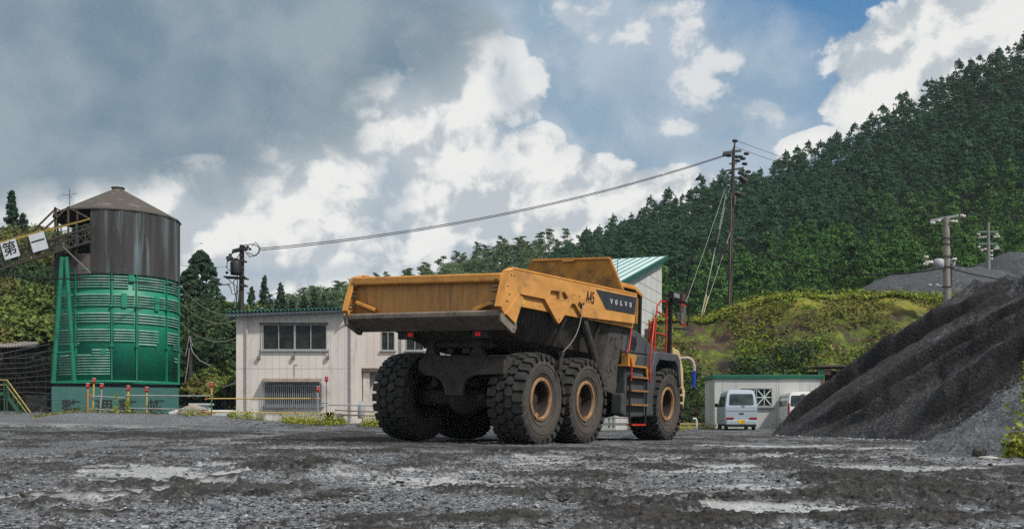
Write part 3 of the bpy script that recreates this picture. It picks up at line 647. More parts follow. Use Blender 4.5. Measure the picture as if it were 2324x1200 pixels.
# conveyor entering the silo
steel_green = mat('conveyor_green_steel', (.035, .085, .055), (.06, .065, .05), 3, .7)
steel_old = mat('old_dark_steel', (.035, .032, .028), (.06, .05, .04), 3, .85)
yel_pipe = mat('faded_yellow_pipe', (.45, .32, .06), (.35, .24, .08), 4, .6)
conv = empty('conveyor_bridge', P(60, 590, 57), 0, 'old lattice conveyor bridge with yellow handrail running up into the silo top', 'conveyor')
co = Vector(conv.location)
def cv(x, y, Y): return P(x, y, Y) - co
YN, YF = 56.2, 57.8
lin = lambda x, x0, y0, x1, y1: y0 + (y1 - y0) * (x - x0) / (x1 - x0)
top = lambda x: lin(x, 0, 578, 205, 517); bot = lambda x: lin(x, 0, 611, 205, 548); hr = lambda x: lin(x, 0, 553, 205, 497)
XL = -620
q = MB()
for Y in (YN, YF):
    q.bar(cv(XL, top(XL), Y), cv(204, top(204), Y), .10); q.bar(cv(XL, bot(XL), Y), cv(204, bot(204), Y), .12)
    x = XL; k = 0
    while x < 200:
        q.bar(cv(x, bot(x), Y), cv(x, top(x), Y), .05); q.bar(cv(x, bot(x), Y), cv(x + 22, top(x + 22), Y), .045); q.bar(cv(x, top(x), Y), cv(x + 22, bot(x + 22), Y), .045); x += 22
x = XL
while x < 200: q.bar(cv(x, bot(x), YN), cv(x, bot(x), YF), .07); q.bar(cv(x, top(x), YN), cv(x + 22, top(x + 22), YF), .05); x += 22
q.build('truss', steel_old, conv)
q = MB(); q.add([cv(XL, top(XL) + 3, YN + .2), cv(204, top(204) + 3, YN + .2), cv(204, top(204) + 3, YF - .2), cv(XL, top(XL) + 3, YF - .2), cv(XL, top(XL) + 6, YN + .2), cv(204, top(204) + 6, YN + .2), cv(204, top(204) + 6, YF - .2), cv(XL, top(XL) + 6, YF - .2)], [(0, 1, 2, 3), (7, 6, 5, 4), (0, 4, 5, 1), (3, 2, 6, 7), (0, 3, 7, 4), (1, 5, 6, 2)])
x = XL
while x < 200: q.tube([cv(x, top(x) - 2, YN + .3), cv(x, top(x) - 2, YF - .3)], .08, 6); x += 30
q.build('belt', mat('conveyor_belt', (.05, .05, .05), (.13, .13, .12), 3, .8), conv)
q = MB(); hp = []
for Y, d in ((YN, 0), (YF, -3)):
    q.tube([cv(XL, hr(XL) + d, Y), cv(204, hr(204) + d, Y)], .035, 6)
hro = q.build('handrail', yel_pipe, conv)
q = MB(); q.tube([cv(XL, lin(XL, 0, 566, 205, 508), YN), cv(204, 508, YN)], .025, 5)
x = XL + 10
while x < 204:
    q.bar(cv(x, hr(x), YN), cv(x + 5, bot(x) - 6, YN), .05); q.bar(cv(x, hr(x) - 3, YF), cv(x + 3, top(x), YF), .04); x += 34
q.tube([cv(60, lin(60, 0, 590, 205, 531), YN), cv(204, 531, YN)], .03, 5)
q.build('rail_post', steel_green, conv)
q = MB()
for (a_, b_) in (((72, 527), (127, 473)), ((98, 522), (155, 470)), ((127, 473), (140, 480)), ((127, 473), (127, 520)), ((155, 470), (155, 560)), ((155, 470), (205, 497)), ((125, 470), (125, 545))):
    q.bar(cv(*a_, YN + .3), cv(*b_, YN + .3), .08)
q.build('head_frame', mat('olive_rust_steel', (.10, .085, .05), (.06, .04, .03), 4, .8), conv)
q = MB(); q.cbox(cv(146, 568, 56.6), (.9, .8, .45)); q.cbox(cv(165, 548, 57.0), (.7, .5, .5)); q.cbox(cv(185, 538, 57), (.5, .3, .4)); q.tube([cv(172, 525, 56.4), cv(172, 525, 57.6)], .22, 12); q.tube([cv(196, 520, 56.3), cv(196, 520, 57.6)], .28, 12); q.build('drive_housing', steel_old, conv, bevel=.05)
sign_white = mat('white_sign_board', (.55, .58, .62), (.45, .47, .5), 5, .6)
for ch, cx_, cy_, lab in (('第', 23, 566, 'white board with the black character dai on the conveyor, left one'), ('一', 87, 549, 'white board with a single black bar character on the conveyor')):
    ctr = P(cx_, cy_, YN - .12); ang = math.atan2(61, 205)
    s_ = empty('sign_board', ctr, 0, lab, 'sign', 'sign boards on the conveyor'); s_.rotation_euler = (0, -ang, 0)
    q = MB(); q.cbox((0, 0, 0), (.86, .04, .98)); q.build('board', sign_white, s_, bevel=.005)
    text('character', ch, decal_black, Matrix(((1, 0, 0, 0), (0, 0, 1, -.025), (0, 1, 0, .0), (0, 0, 0, 1))), s_, .80, 1, .008, .004)

# ------------------------------------------------------------------ office building
wallm = mat('office_siding', (.58, .54, .50), (.50, .465, .43), .6, .85, .04, 30, c3=(.31, .28, .255), sc3=.7, t3=(.53, .72), stretch=(1, 1, .6))
seam = mat('siding_seam', (.37, .34, .32), None, rough=.9)
eave = mat('grey_eave', (.17, .20, .22), (.13, .15, .16), 2, .6)
groof = mat('green_corrugated_roof', (.012, .13, .085), (.02, .10, .07), 2, .5)
alu = mat('window_aluminium', (.36, .37, .38), (.28, .29, .30), 3, .4, metal=.3)
pipe_m = mat('downpipe_beige', (.46, .42, .40), (.36, .33, .31), 4, .6)
OY = 55.0; ko = F / OY
ox = lambda x: (x - HX) / ko; oz = lambda y: CZ + (HY - y) / ko
off = empty('office_building', (ox(535), OY, oz(952)), 0, 'two-storey pinkish-white office block with green corrugated roof behind pipe fence', 'building')
o0 = Vector(off.location)
def OB(fn, name, m, par=off, bevel=0):
    q = MB(); fn(q); q.v = [tuple(Vector(v) - o0) for v in q.v]
    if name in ('downpipe', 'vent', 'porch_post', 'blind', 'wall_fitting', 'post', 'pink_panel'): return parts(q, name, m, par, bevel)
    return q.build(name, m, par, bevel=bevel)
def OW(fns, name, mats, par):
    q = MB()
    for i, fn in enumerate(fns):
        k = len(q.m); fn(q); q.m[k:] = [i] * (len(q.m) - k)
    q.v = [tuple(Vector(v) - o0) for v in q.v]; return q.build(name, mats, par)
def wall_with_holes(q, x0, x1, z0, z1, y0, y1, holes, m=0):
    """front wall between y0 and y1 with rectangular openings"""
    xs = sorted({x0, x1, *[h[0] for h in holes], *[h[1] for h in holes]}); zs = sorted({z0, z1, *[h[2] for h in holes], *[h[3] for h in holes]})
    for i in range(len(xs) - 1):
        for j in range(len(zs) - 1):
            cx_, cz_ = (xs[i] + xs[i + 1]) / 2, (zs[j] + zs[j + 1]) / 2
            if any(h[0] < cx_ < h[1] and h[2] < cz_ < h[3] for h in holes): continue
            a, b, c_, d = xs[i], xs[i + 1], zs[j], zs[j + 1]
            q.add([(a, y0, c_), (b, y0, c_), (b, y0, d), (a, y0, d)], [(0, 1, 2, 3)], m)
    for h in holes:
        a, b, c_, d = h; q.add([(a, y0, c_), (b, y0, c_), (b, y0, d), (a, y0, d), (a, y1, c_), (b, y1, c_), (b, y1, d), (a, y1, d)], [(0, 4, 5, 1), (1, 5, 6, 2), (2, 6, 7, 3), (3, 7, 4, 0)], m)
X0, X1 = ox(536), ox(799); Z0, Z1 = oz(952) - .3, oz(712)
up = (ox(596), ox(742), oz(794), oz(736)); dn = (ox(599), ox(731), oz(922), oz(868))
def f(q):
    wall_with_holes(q, X0, X1, Z0, Z1 + .1, OY, OY + .18, [up, dn]); D = 8.0
    q.add([(X0, OY, Z0), (X0, OY, Z1 + .1), (X0, OY + D, Z1 + .1), (X0, OY + D, Z0)], [(0, 1, 2, 3)]); q.add([(X1, OY, Z0), (X1, OY, Z1 + .1), (X1, OY + D, Z1 + .1), (X1, OY + D, Z0)], [(3, 2, 1, 0)])
    q.add([(X0, OY + D, Z0), (X1, OY + D, Z0), (X1, OY + D, Z1 + .1), (X0, OY + D, Z1 + .1)], [(0, 1, 2, 3)]); q.add([(X0, OY, Z1 + .1), (X1, OY, Z1 + .1), (X1, OY + D, Z1 + .1), (X0, OY + D, Z1 + .1)], [(0, 1, 2, 3)])
fw = f
def f(q):
    x = X0 + .39
    while x < X1 - .1:
        for (a, b) in ((Z0, oz(836) - .02), (oz(836) + .02, Z1)):
            segs = [(a, b)]
            for h in (up, dn):
                if h[0] - .08 < x < h[1] + .08:
                    segs = [s_ for (p_, r_) in segs for s_ in ((p_, min(r_, h[2] - .1)), (max(p_, h[3] + .1), r_)) if s_[1] - s_[0] > .05]
            for (p_, r_) in segs: q.box(x - .008, x + .008, OY - .004, OY + .01, p_, r_)
        x += .39
    q.box(X0, X1, OY - .006, OY + .01, oz(836) - .012, oz(836) + .012)
OW((fw, f), 'wall', [wallm, seam], off)
def f(q): q.add([(ox(520), OY - .5, oz(722) + .05), (ox(792), OY - .5, oz(711) + .05), (ox(792), OY + 8.4, oz(711) + .05), (ox(520), OY + 8.4, oz(722) + .05), (ox(520), OY - .5, oz(713)), (ox(792), OY - .5, oz(704)), (ox(792), OY + 8.4, oz(704)), (ox(520), OY + 8.4, oz(713))], [(0, 1, 2, 3), (7, 6, 5, 4), (0, 4, 5, 1), (3, 2, 6, 7), (0, 3, 7, 4), (1, 5, 6, 2)])
OB(f, 'eave_board', eave)
def f(q):
    n = 62; A = Vector((ox(520), 0, oz(712.5))); B = Vector((ox(794), 0, oz(703.5)))
    pr = []
    for i in range(n + 1): p = A.lerp(B, i / n); pr.append((p.x, p.z + (.12 if i % 2 else .02)))
    for i in range(n): (a, b), (c_, d) = pr[i], pr[i + 1]; q.add([(a, OY - .6, b), (c_, OY - .6, d), (c_, OY + 8.5, d), (a, OY + 8.5, b), (a, OY - .6, b - .03), (c_, OY - .6, d - .03)], [(0, 1, 2, 3), (4, 5, 1, 0)])
OB(f, 'roof', groof)
curt = mat('room_interior', (.035, .032, .03), (.06, .055, .05), 2, .9)
def window(h, n, Y, par, sill=True, grill=False):
    a, b, c_, d = h
    def f(q):
        q.box(a, b, Y - .03, Y + .05, d - .05, d); q.box(a, b, Y - .06, Y + .05, c_, c_ + .05); q.box(a, a + .05, Y - .03, Y + .05, c_ + .05, d - .05); q.box(b - .05, b, Y - .03, Y + .05, c_ + .05, d - .05)
        for i in range(1, n): x = a + (b - a) * i / n; w_ = .05 if i == n // 2 and n > 2 else .022; q.box(x - w_, x + w_, Y - .025, Y + .05, c_ + .05, d - .05)
        if sill: q.box(a - .08, b + .08, Y - .12, Y - .0, c_ - .07, c_ - .003)
    w = OB(f, 'window', alu, par)
    OB(lambda q: q.box(a + .05, b - .05, Y + .055, Y + .07, c_ + .05, d - .05), 'pane', glass_dark, w)
    return w
w1 = window(up, 4, OY, off); w2 = window(dn, 2, OY, off)
OB(lambda q: (q.box(up[0] + .55, up[0] + .80, OY + .071, OY + .09, up[2] + .05, up[2] + .95), q.box(up[1] - .9, up[1] - .3, OY + .071, OY + .09, up[2] + .05, up[3] - .3)), 'blind', curt, w1)
OB(lambda q: q.box(up[0] - .15, up[1] + .05, OY - .16, OY, up[3] + .0, up[3] + .09), 'window_hood', mat('rusty_hood', (.06, .05, .045), (.12, .10, .085), 4, .8), off)
def f(q):
    q.add([(ox(597), OY, oz(858)), (ox(731), OY, oz(858)), (ox(731), OY - .5, oz(866)), (ox(597), OY - .5, oz(866)), (ox(597), OY, oz(860)), (ox(731), OY, oz(860)), (ox(731), OY - .5, oz(867)), (ox(597), OY - .5, oz(867))], [(0, 1, 2, 3), (7, 6, 5, 4), (0, 4, 5, 1), (3, 2, 6, 7), (0, 3, 7, 4), (1, 5, 6, 2)])
OB(f, 'awning', mat('rusty_awning', (.13, .10, .08), (.20, .17, .14), 4, .8))
def f(q):
    for y in (875, 918): q.box(dn[0] - .03, dn[1] + .12, OY - .20, OY - .17, oz(y) - .02, oz(y) + .02)
    x = dn[0]
    while x < dn[1] + .12: q.box(x - .014, x + .014, OY - .20, OY - .175, dn[2] - .1, oz(870)); x += .105
    for x in (dn[0], dn[1] + .1): q.box(x - .02, x + .02, OY - .2, OY, dn[2], dn[2] + .04)
OB(f, 'window_grille', alu)
def f(q):
    for x in (561, 797): q.tube([(ox(x), OY - .10, oz(720)), (ox(x), OY - .10, oz(950))], .05, 8)
    q.tube([(ox(785), OY - .5, oz(715)), (ox(790), OY - .3, oz(718)), (ox(797), OY - .1, oz(726))], .05, 8)
OB(f, 'downpipe', pipe_m)
def f(q):
    for x, y in ((589, 812), (667, 811), (745, 811)): q.box(ox(x) - .10, ox(x) + .06, OY - .16, OY, oz(y) - .06, oz(y) + .10); q.tube([(ox(x) + .02, OY - .03, oz(y) + .1), (ox(x) + .02, OY - .03, oz(y) + .5)], .012, 5)
    q.tube([(ox(668), OY - .03, oz(853)), (ox(668), OY - .03, oz(827)), (ox(676), OY - .03, oz(827))], .015, 5)
    q.tube([(ox(592), OY - .03, oz(795)), (ox(592), OY - .03, oz(738))], .015, 5)
OB(f, 'wall_fitting', cable_grey)
def f(q):
    for (a, b) in ((537, 556), (583, 601)):
        for i in range(6): z = oz(949) + i * .045; q.box(ox(a), ox(b), OY - .03, OY - .01, z, z + .03)
OB(f, 'vent', alu)
# side wing behind it
WY = 60.0; kw = F / WY; wx_ = lambda x: (x - HX) / kw; wz = lambda y: CZ + (HY - y) / kw
wing = empty('office_annex', (wx_(797), WY, .4), 0, 'set-back annex wing with small aluminium window between office and dump truck', 'building')
o0 = Vector(wing.location)
wingm = mat('annex_siding', (.56, .51, .485), (.50, .455, .43), .6, .85)
wh = (wx_(865), wx_(896), wz(795), wz(752)); wh2 = (wx_(921), wx_(962), wz(795), wz(752))
def f(q):
    wall_with_holes(q, wx_(790), wx_(1010), .2, wz(716), WY, WY + .18, [wh, wh2]); q.box(wx_(790), wx_(1010), WY + .6, WY + 6, .2, wz(716) + .03)
fw = f
def f(q):
    x = wx_(800)
    while x < wx_(1005):
        if not (wh[0] - .05 < x < wh[1] + .05 or wh2[0] - .05 < x < wh2[1] + .05): q.box(x - .008, x + .008, WY - .004, WY + .01, .3, wz(720))
        x += .42
    q.box(wx_(797), wx_(1010), WY - .006, WY + .01, wz(836) - .012, wz(836) + .012)
OW((fw, f), 'wall', [wingm, seam], wing)
window(wh, 2, WY, wing); window(wh2, 2, WY, wing)
OB(lambda q: q.tube([(wx_(912), WY - .1, wz(745)), (wx_(912), WY - .1, wz(800))], .06, 8), 'downpipe', pipe_m, wing)
OB(lambda q: q.box(wx_(790), wx_(1015), WY - .3, WY + 6.4, wz(716), wz(712)), 'roof', eave, wing)
OB(lambda q: (q.box(wx_(816), wx_(864), WY - 1.6, WY, wz(846), wz(838))), 'porch_roof', mat('brown_porch_roof', (.085, .06, .05), (.11, .08, .065), 3, .8), wing)
OB(lambda q: (q.box(wx_(832), wx_(846), WY - 1.4, WY - 1.2, .5, wz(847)), q.box(wx_(828), wx_(862), WY - 1.3, WY - 1.25, wz(948), wz(905))), 'porch_post', wallm, wing)
gc = MB(); gc.lathe([(0, 0), (.17, 0), (.19, .06), (.19, .62), (.13, .78), (.08, .80), (.08, .9), (0, .9)], (0, 0, 0), 'z', 16, 0)
tag(gc.build('gas_cylinder', mat('cylinder_grey', (.22, .24, .26), (.28, .3, .31), 4, .5)), 'grey gas cylinder standing beside the annex behind the fence', 'gas cylinder').location = (P(820, 948, 54).x, 54, .62)

# ------------------------------------------------------------------ white warehouse behind the truck
whm = mat('warehouse_panels', (.46, .47, .46), (.41, .42, .41), .5, .8); whroof = mat('standing_seam_roof', (.52, .62, .60), (.45, .57, .56), .4, .45)
Rg = P(1502, 589, 66); th = R(70); e = Vector((-math.cos(th), -math.sin(th), 0)); rd = Vector((-math.sin(th), math.cos(th), 0))
LE, LR = 12.0, 8.2; ev = Rg + e * LE; ev.z = Rg.z - LE * .262
wh_o = empty('warehouse', (Rg.x, Rg.y, 0), 0, 'tall pale warehouse with sloping mint-white seamed metal roof behind the truck', 'building'); o0 = Vector(wh_o.location)
g = lambda v, z: Vector((v.x, v.y, z))
A, B, C_, D_ = Rg, ev, ev + rd * LR, Rg + rd * LR
fw = (lambda q: q.add([g(A, -1), g(B, -1), g(C_, -1), g(D_, -1), A, B, C_, D_], [(0, 1, 5, 4), (1, 2, 6, 5), (2, 3, 7, 6), (3, 0, 4, 7), (4, 5, 6, 7)]))
def f(q):
    n0 = Vector((math.sin(th), -math.cos(th), 0))
    for i in range(1, 8):
        a = A + e * i * 1.6; q.bar(g(a, 0) + n0 * .004, Vector((a.x, a.y, A.z - i * 1.6 * .262 - .1)) + n0 * .004, .02)
    for k in range(1, 14):
        z = A.z - k * .75
        s0 = max(0, (A.z - z) * 0); q.bar(g(A, z) + n0 * .004, g(A + e * min(LE, (A.z - z) / .262 if z > B.z else LE), z) + n0 * .004, .02)
OW((fw, f), 'wall', [whm, mat('joint_grey', (.30, .31, .31), None, rough=.9)], wh_o)
up_ = Vector((0, 0, 1)); ov = (e * .5 + Vector((0, 0, -.13)))
def f(q):
    a, b, c_, d = A - rd * .3 - ov * .5, B - rd * .3 + ov, C_ + ov, D_ - ov * .5
    q.add([a + up_ * .05, b + up_ * .05, c_ + up_ * .05, d + up_ * .05, a + up_ * .18, b + up_ * .18, c_ + up_ * .18, d + up_ * .18], [(0, 1, 2, 3), (4, 5, 6, 7), (0, 1, 5, 4), (1, 2, 6, 5), (2, 3, 7, 6), (3, 0, 4, 7)])
rf = OB(f, 'roof', whroof, wh_o)
def f(q):
    a, b = A - rd * .3 - ov * .5 + up_ * .21, B - rd * .3 + ov + up_ * .21
    for i in range(17): o_ = rd * (i * .50); q.bar(a + o_, b + o_, .035, .05)
OB(f, 'roof_seam', mat('seam_green', (.05, .16, .14), (.08, .2, .18), 3, .6), rf)
OB(lambda q: q.bar(A - rd * .33 - ov * .5 + up_ * .05, B - rd * .33 + ov + up_ * .05, .06, .26), 'verge_board', mat('verge_green', (.015, .07, .055), None, rough=.6), wh_o)
OB(lambda q: (q.box(P(1463, 762, 57).x, P(1474, 762, 57).x, 56.6, 57, P(0, 768, 57).z, P(0, 748, 57).z)), 'vent_box', curt, wh_o)

# ------------------------------------------------------------------ prefab hut and its neighbours
HYY = 51.0; kh = F / HYY; hx_ = lambda x: (x - HX) / kh; hz = lambda y: CZ + (HY - y) / kh
hut = empty('prefab_hut', (hx_(1745), HYY, hz(975)), 0, 'low grey-white prefab hut with green roof band behind the parked vans', 'hut'); o0 = Vector(hut.location)
hutm = mat('hut_panels', (.42, .43, .41), (.37, .38, .36), .8, .8, .03, 40, c3=(.25, .26, .22), sc3=.5, t3=(.6, .8)); hutg = mat('hut_green_trim', (.006, .105, .06), (.01, .08, .05), 3, .5)
hw = (hx_(1680), hx_(1753), hz(922), hz(880))
def f(q):
    wall_with_holes(q, hx_(1622), hx_(1864), hz(974), hz(856), HYY, HYY + .12, [hw]); x0, x1 = hx_(1622), hx_(1864)
    q.add([(x0, HYY, hz(974)), (x0, HYY, hz(856)), (x0, HYY + 2.6, hz(856)), (x0, HYY + 2.6, hz(974))], [(0, 1, 2, 3)]); q.add([(x1, HYY, hz(974)), (x1, HYY, hz(856)), (x1, HYY + 2.6, hz(856)), (x1, HYY + 2.6, hz(974))], [(3, 2, 1, 0)])
    q.add([(x0, HYY + 2.6, hz(974)), (x1, HYY + 2.6, hz(974)), (x1, HYY + 2.6, hz(856)), (x0, HYY + 2.6, hz(856))], [(0, 1, 2, 3)])
fw = f
def f(q):
    for x in (1668, 1670 + 3, 1762, 1768, 1816, 1821, 1860, 1640):
        q.box(hx_(x) - .01, hx_(x) + .01, HYY - .01, HYY + .005, hz(972), hz(860))
    q.box(hx_(1622) - .012, hx_(1622) - .002, HYY + .5, HYY + 1.3, hz(970), hz(870))
OW((fw, f), 'wall', [hutm, seam], hut)
OB(lambda q: q.box(hx_(1617), hx_(1869), HYY - .10, HYY + 2.8, hz(859), hz(850)), 'roof', hutg, hut, bevel=.02)
OB(lambda q: (q.box(hx_(1864) + .002, hx_(1871), HYY - .05, HYY + .05, hz(974), hz(860))), 'corner_post', mat('orange_brown_post', (.20, .09, .05), (.12, .07, .05), 4, .7), hut)
OB(lambda q: q.box(hx_(1864) + .003, hx_(1864) + .02, HYY + .06, HYY + 2.6, hz(974), hz(860)), 'side_panel', hutg, hut)
ww = window(hw, 2, HYY, hut, sill=True)
def f(q):
    for (a, b) in ((hw[0] + .04, (hw[0] + hw[1]) / 2 - .03), ((hw[0] + hw[1]) / 2 + .03, hw[1] - .04)):
        c_, d = hw[2] + .05, hw[3] - .05; mx, mz = (a + b) / 2, (c_ + d) / 2; y = HYY + .02
        for (p_, r_) in (((a, c_), (b, d)), ((a, d), (b, c_)), ((mx, c_), (mx, d)), ((a, mz), (b, mz))): q.bar((p_[0], y, p_[1]), (r_[0], y, r_[1]), .03, .05)
        q.box(mx - .06, mx + .06, y - .02, y - .01, mz - .06, mz + .06)
OB(f, 'window_brace', mat('mint_brace', (.42, .52, .50), None, rough=.7), ww)
# small shed right of the hut
sh = empty('lean_to_shed', P(1915, 900, 55.5), 0, 'small shed with dark corrugated roof half hidden between hut and gravel heap', 'shed'); o0 = Vector(sh.location)
def f(q):
    n = 40; a, b = P(1850, 834, 55), P(1990, 831, 55)
    for i in range(n):
        p_, r_ = a.lerp(b, i / n), a.lerp(b, (i + 1) / n); w = .05
        q.box(p_.x, r_.x - .004, 54.4, 57.0, p_.z + (.03 if i % 2 else 0), p_.z + .08 + (.03 if i % 2 else 0))
OB(f, 'roof', mat('brown_corrugated', (.13, .10, .085), (.07, .055, .05), 4, .8), sh)
OB(lambda q: (q.box(P(1857, 0, 55).x, P(1872, 0, 55).x, 55, 55.05, P(0, 975, 55).z, P(0, 838, 55).z)), 'green_panel', mat('pale_green_panel', (.10, .32, .22), None, rough=.8), sh)
OB(lambda q: (q.box(P(1872, 0, 55).x + .003, P(1886, 0, 55).x, 55, 55.05, P(0, 850, 55).z, P(0, 838, 55).z), q.box(P(1902, 0, 55).x, P(1920, 0, 55).x, 55, 55.05, P(0, 975, 55).z, P(0, 850, 55).z)), 'pink_panel', mat('pink_panel', (.33, .17, .14), None, rough=.8), sh)
OB(lambda q: (q.bar(P(1860, 975, 56.5), P(1860, 834, 56.5), .08), q.bar(P(1975, 975, 56.5), P(1975, 834, 56.5), .08)), 'post', steel_old, sh)

# ------------------------------------------------------------------ terrain functions
def G(X, Y):
    """level of the yard: nearly flat, rising gently to the far left"""
    X = np.asarray(X, float); Y = np.asarray(Y, float)
    g = .93 * np.clip((Y - 12) / 48, 0, 1.1) * np.clip((3 - X) / 27, 0, 1.15)
    bm = np.exp(-((Y - 44.2 + .05 * (X + 16)) / 1.3) ** 2) * ss(X, -21.5, -18.5) * (1 - ss(X, -13.8, -8)) * .36
    bm2 = np.exp(-((Y - 45) / 1.2) ** 2) * ss(X, -14, -12) * (1 - ss(X, -6, -4.5)) * .10
    g2 = .10 * ss(Y, 44, 50) * ss(X, 6, 9)
    return g + bm + bm2 + g2
def gz(X, Y): return float(G(X, Y))
def Hpile(X, Y):
    X = X - .62
    ridge = [(13.75, 32.0, 4.75), (15.2, 26, 4.9), (15.8, 18.0, 5.0)]; ridge2 = [(13.75, 32.0, 4.75), (17, 33, 4.7), (24, 34, 5.3)]
    h = np.full(np.shape(X), -9.); wet = np.zeros(np.shape(X))
    wob = (fbm(X * .55, Y * .55, 4, 5) - .5) * 1.6
    for rg in (ridge, ridge2):
        for (a, b) in zip(rg[:-1], rg[1:]):
            dx, dy = b[0] - a[0], b[1] - a[1]; t = np.clip(((X - a[0]) * dx + (Y - a[1]) * dy) / (dx * dx + dy * dy), 0, 1)
            d = np.hypot(X - a[0] - t * dx, Y - a[1] - t * dy); h = np.maximum(h, a[2] + t * (b[2] - a[2]) - d * .79 + wob * .25 * np.clip(d / 3, 0, 1))
    s = X * .42 + Y + (fbm(X * .30, Y * .25, 5, 15) - .5) * 2.6       # gullies run down towards the camera-left
    g = fbm(s * .55 + 3, X * .10, 3, 11); g2_ = np.abs(fbm(s * .9, (X - h) * .12, 3, 21) - .5) * 2
    slope = np.clip((5.2 - h) / 2, 0, 1) * np.clip(h / .8, 0, 1)
    for (s0, w_, A_) in ((24.0, 1.0, .26), (26.2, 1.3, .40), (29.9, 2.6, .70), (32.6, 1.2, .35), (34.2, 1.4, .45), (37.0, 2.2, .55)):
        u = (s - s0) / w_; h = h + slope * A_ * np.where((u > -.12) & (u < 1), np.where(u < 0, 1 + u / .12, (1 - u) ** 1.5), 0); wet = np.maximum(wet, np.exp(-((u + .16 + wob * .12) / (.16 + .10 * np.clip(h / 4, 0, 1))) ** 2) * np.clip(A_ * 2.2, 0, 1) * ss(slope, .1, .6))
    h = h + slope * ((g - .5) * .55 - (1 - np.clip(g2_ * 4, 0, 1)) * .30)
    h = h + (fbm(X * 1.3, Y * 3.0, 5, 31) - .5) * .24 * np.clip(h, 0, 1)
    Hpile.wet = np.maximum(wet, ss(fbm(X * .9, Y * .5, 4, 47), .56, .62) * .7) * ss(h, .15, .6)  # shade painted along the gully scarps, plus random dark patches
    step = ss(fbm(X * .5, Y * .35, 3, 44), .50, .56) * .12 * np.clip((h - .8) / 1, 0, 1)
    h = h + (fbm(X * .9, Y * .9, 4, 66) - .5) * .9 * ss(h, 3.6, 4.8)
    return np.minimum(h - step, 5.6) + (fbm(X * 7, Y * 7, 3, 51) - .5) * .06
RIDGE = np.array([(-200, 4), (-60, 5), (-25, 8), (-8, 19), (2, 26), (14, 34), (31, 43), (49, 50), (56, 51), (72, 58), (88, 67), (100, 74), (115, 81), (170, 118), (260, 150)], float)
PRIDGE = np.array([(-220, 14), (-90, 15), (-67, 17), (-47, 24), (-34, 30), (-22, 31.5), (-9, 37), (2, 39), (11, 40), (40, 40), (300, 38)], float)
def Hmain(X, Y):
    r = np.interp(X, RIDGE[:, 0], RIDGE[:, 1]); toe = 9 + 3 * ss(X, 20, 60); r = np.maximum(r, toe * .5)
    t = np.clip((Y - 112) / 118, 0, 1); h = toe + (r - toe) * (t * .85 + .15 * t * t) + (fbm(X * .05, Y * .05, 3, 3) - .5) * 9 * np.sin(np.pi * np.clip(t, 0, 1))
    h = h - np.clip(Y - 230, 0, 999) * .45
    return np.where(Y < 112, toe - (112 - Y) * .22, h) * ss(X + (Y - 110) * .05, -14, 4)
def Hpine(X, Y):
    r = np.interp(X, PRIDGE[:, 0], PRIDGE[:, 1]); t = np.clip((Y - 130) / 130, 0, 1)
    return 3 + (r - 3) * t + (fbm(X * .04, Y * .04, 3, 8) - .5) * 6 * np.sin(np.pi * t) - np.clip(Y - 260, 0, 999) * .3
def Hleft(X, Y): return ss(Y, 64, 112) * (8 + ss(-X, 28, 62) * 13) * (1 - ss(X, -22, -6)) + (fbm(X * .08, Y * .08, 3, 9) - .5) * 3 * ss(Y, 66, 80)
def H(X, Y): return np.maximum(np.maximum(Hmain(X, Y), Hpine(X, Y) * ss(Y, 95, 135)), np.maximum(Hleft(X, Y), .4))
soil = mat('forest_floor', (.018, .028, .012), (.035, .040, .018), .3, .95, 0)
xs = np.linspace(-190, 260, 200); ys = np.concatenate([np.linspace(60, 120, 34), np.linspace(124, 420, 80)])
XX, YY = np.meshgrid(xs, ys); ZZ = H(XX, YY); ZZ[:3, :] = np.minimum(ZZ[:3, :], -.5)
ZZ = np.where((YY < 100) & (XX > -8), np.minimum(ZZ, 6), ZZ)
hil = link('hills', fast_mesh('hills', np.stack([XX.ravel(), YY.ravel(), ZZ.ravel()], 1), grid_faces(*XX.shape), soil, True)); tag(hil, kind='structure')

# ------------------------------------------------------------------ yard surface: one sheet, finest in front of the camera
def gp(x, y):
    Y = F * CZ / (y - HY); return (x - HX) / F * Y, Y
pale_sp = [(370, 1077, 190, 14), (110, 1126, 200, 13), (980, 1092, 220, 13), (290, 1058, 60, 5), (480, 1052, 90, 5), (1240, 1042, 80, 7), (1370, 1066, 40, 5), (1680, 1100, 140, 13), (1780, 1152, 150, 11), (1990, 1062, 110, 9),
           (1640, 1058, 80, 5), (1500, 1040, 90, 5), (2260, 1050, 90, 6), (1050, 1068, 130, 5), (60, 981, 420, 5), (1500, 1120, 120, 7), (1760, 1012, 150, 2), (2020, 1018, 120, 2), (400, 1088, 170, 7), (60, 1128, 170, 9), (1010, 1100, 180, 8), (1700, 1104, 130, 8), (1760, 1158, 120, 7), (1200, 1050, 130, 4), (1560, 1068, 140, 4), (2080, 1064, 120, 5), (560, 1100, 90, 4), (1900, 1035, 180, 4)]
mud_sp = [(660, 1074, 160, 22), (300, 998, 420, 9), (850, 1000, 400, 12), (1300, 1080, 230, 22), (1150, 1020, 300, 9), (1500, 1062, 160, 10), (2000, 1095, 200, 20), (1900, 1130, 200, 18), (1320, 1120, 220, 14), (900, 1180, 260, 14), (1150, 1178, 160, 20),
          (2060, 1180, 260, 20), (760, 1128, 150, 10), (1050, 1110, 120, 6), (1650, 1130, 110, 8), (250, 1165, 150, 8), (1640, 1178, 180, 12), (1750, 1030, 260, 8), (1450, 1175, 150, 14), (560, 958, 380, 3), (2200, 1120, 110, 10)]
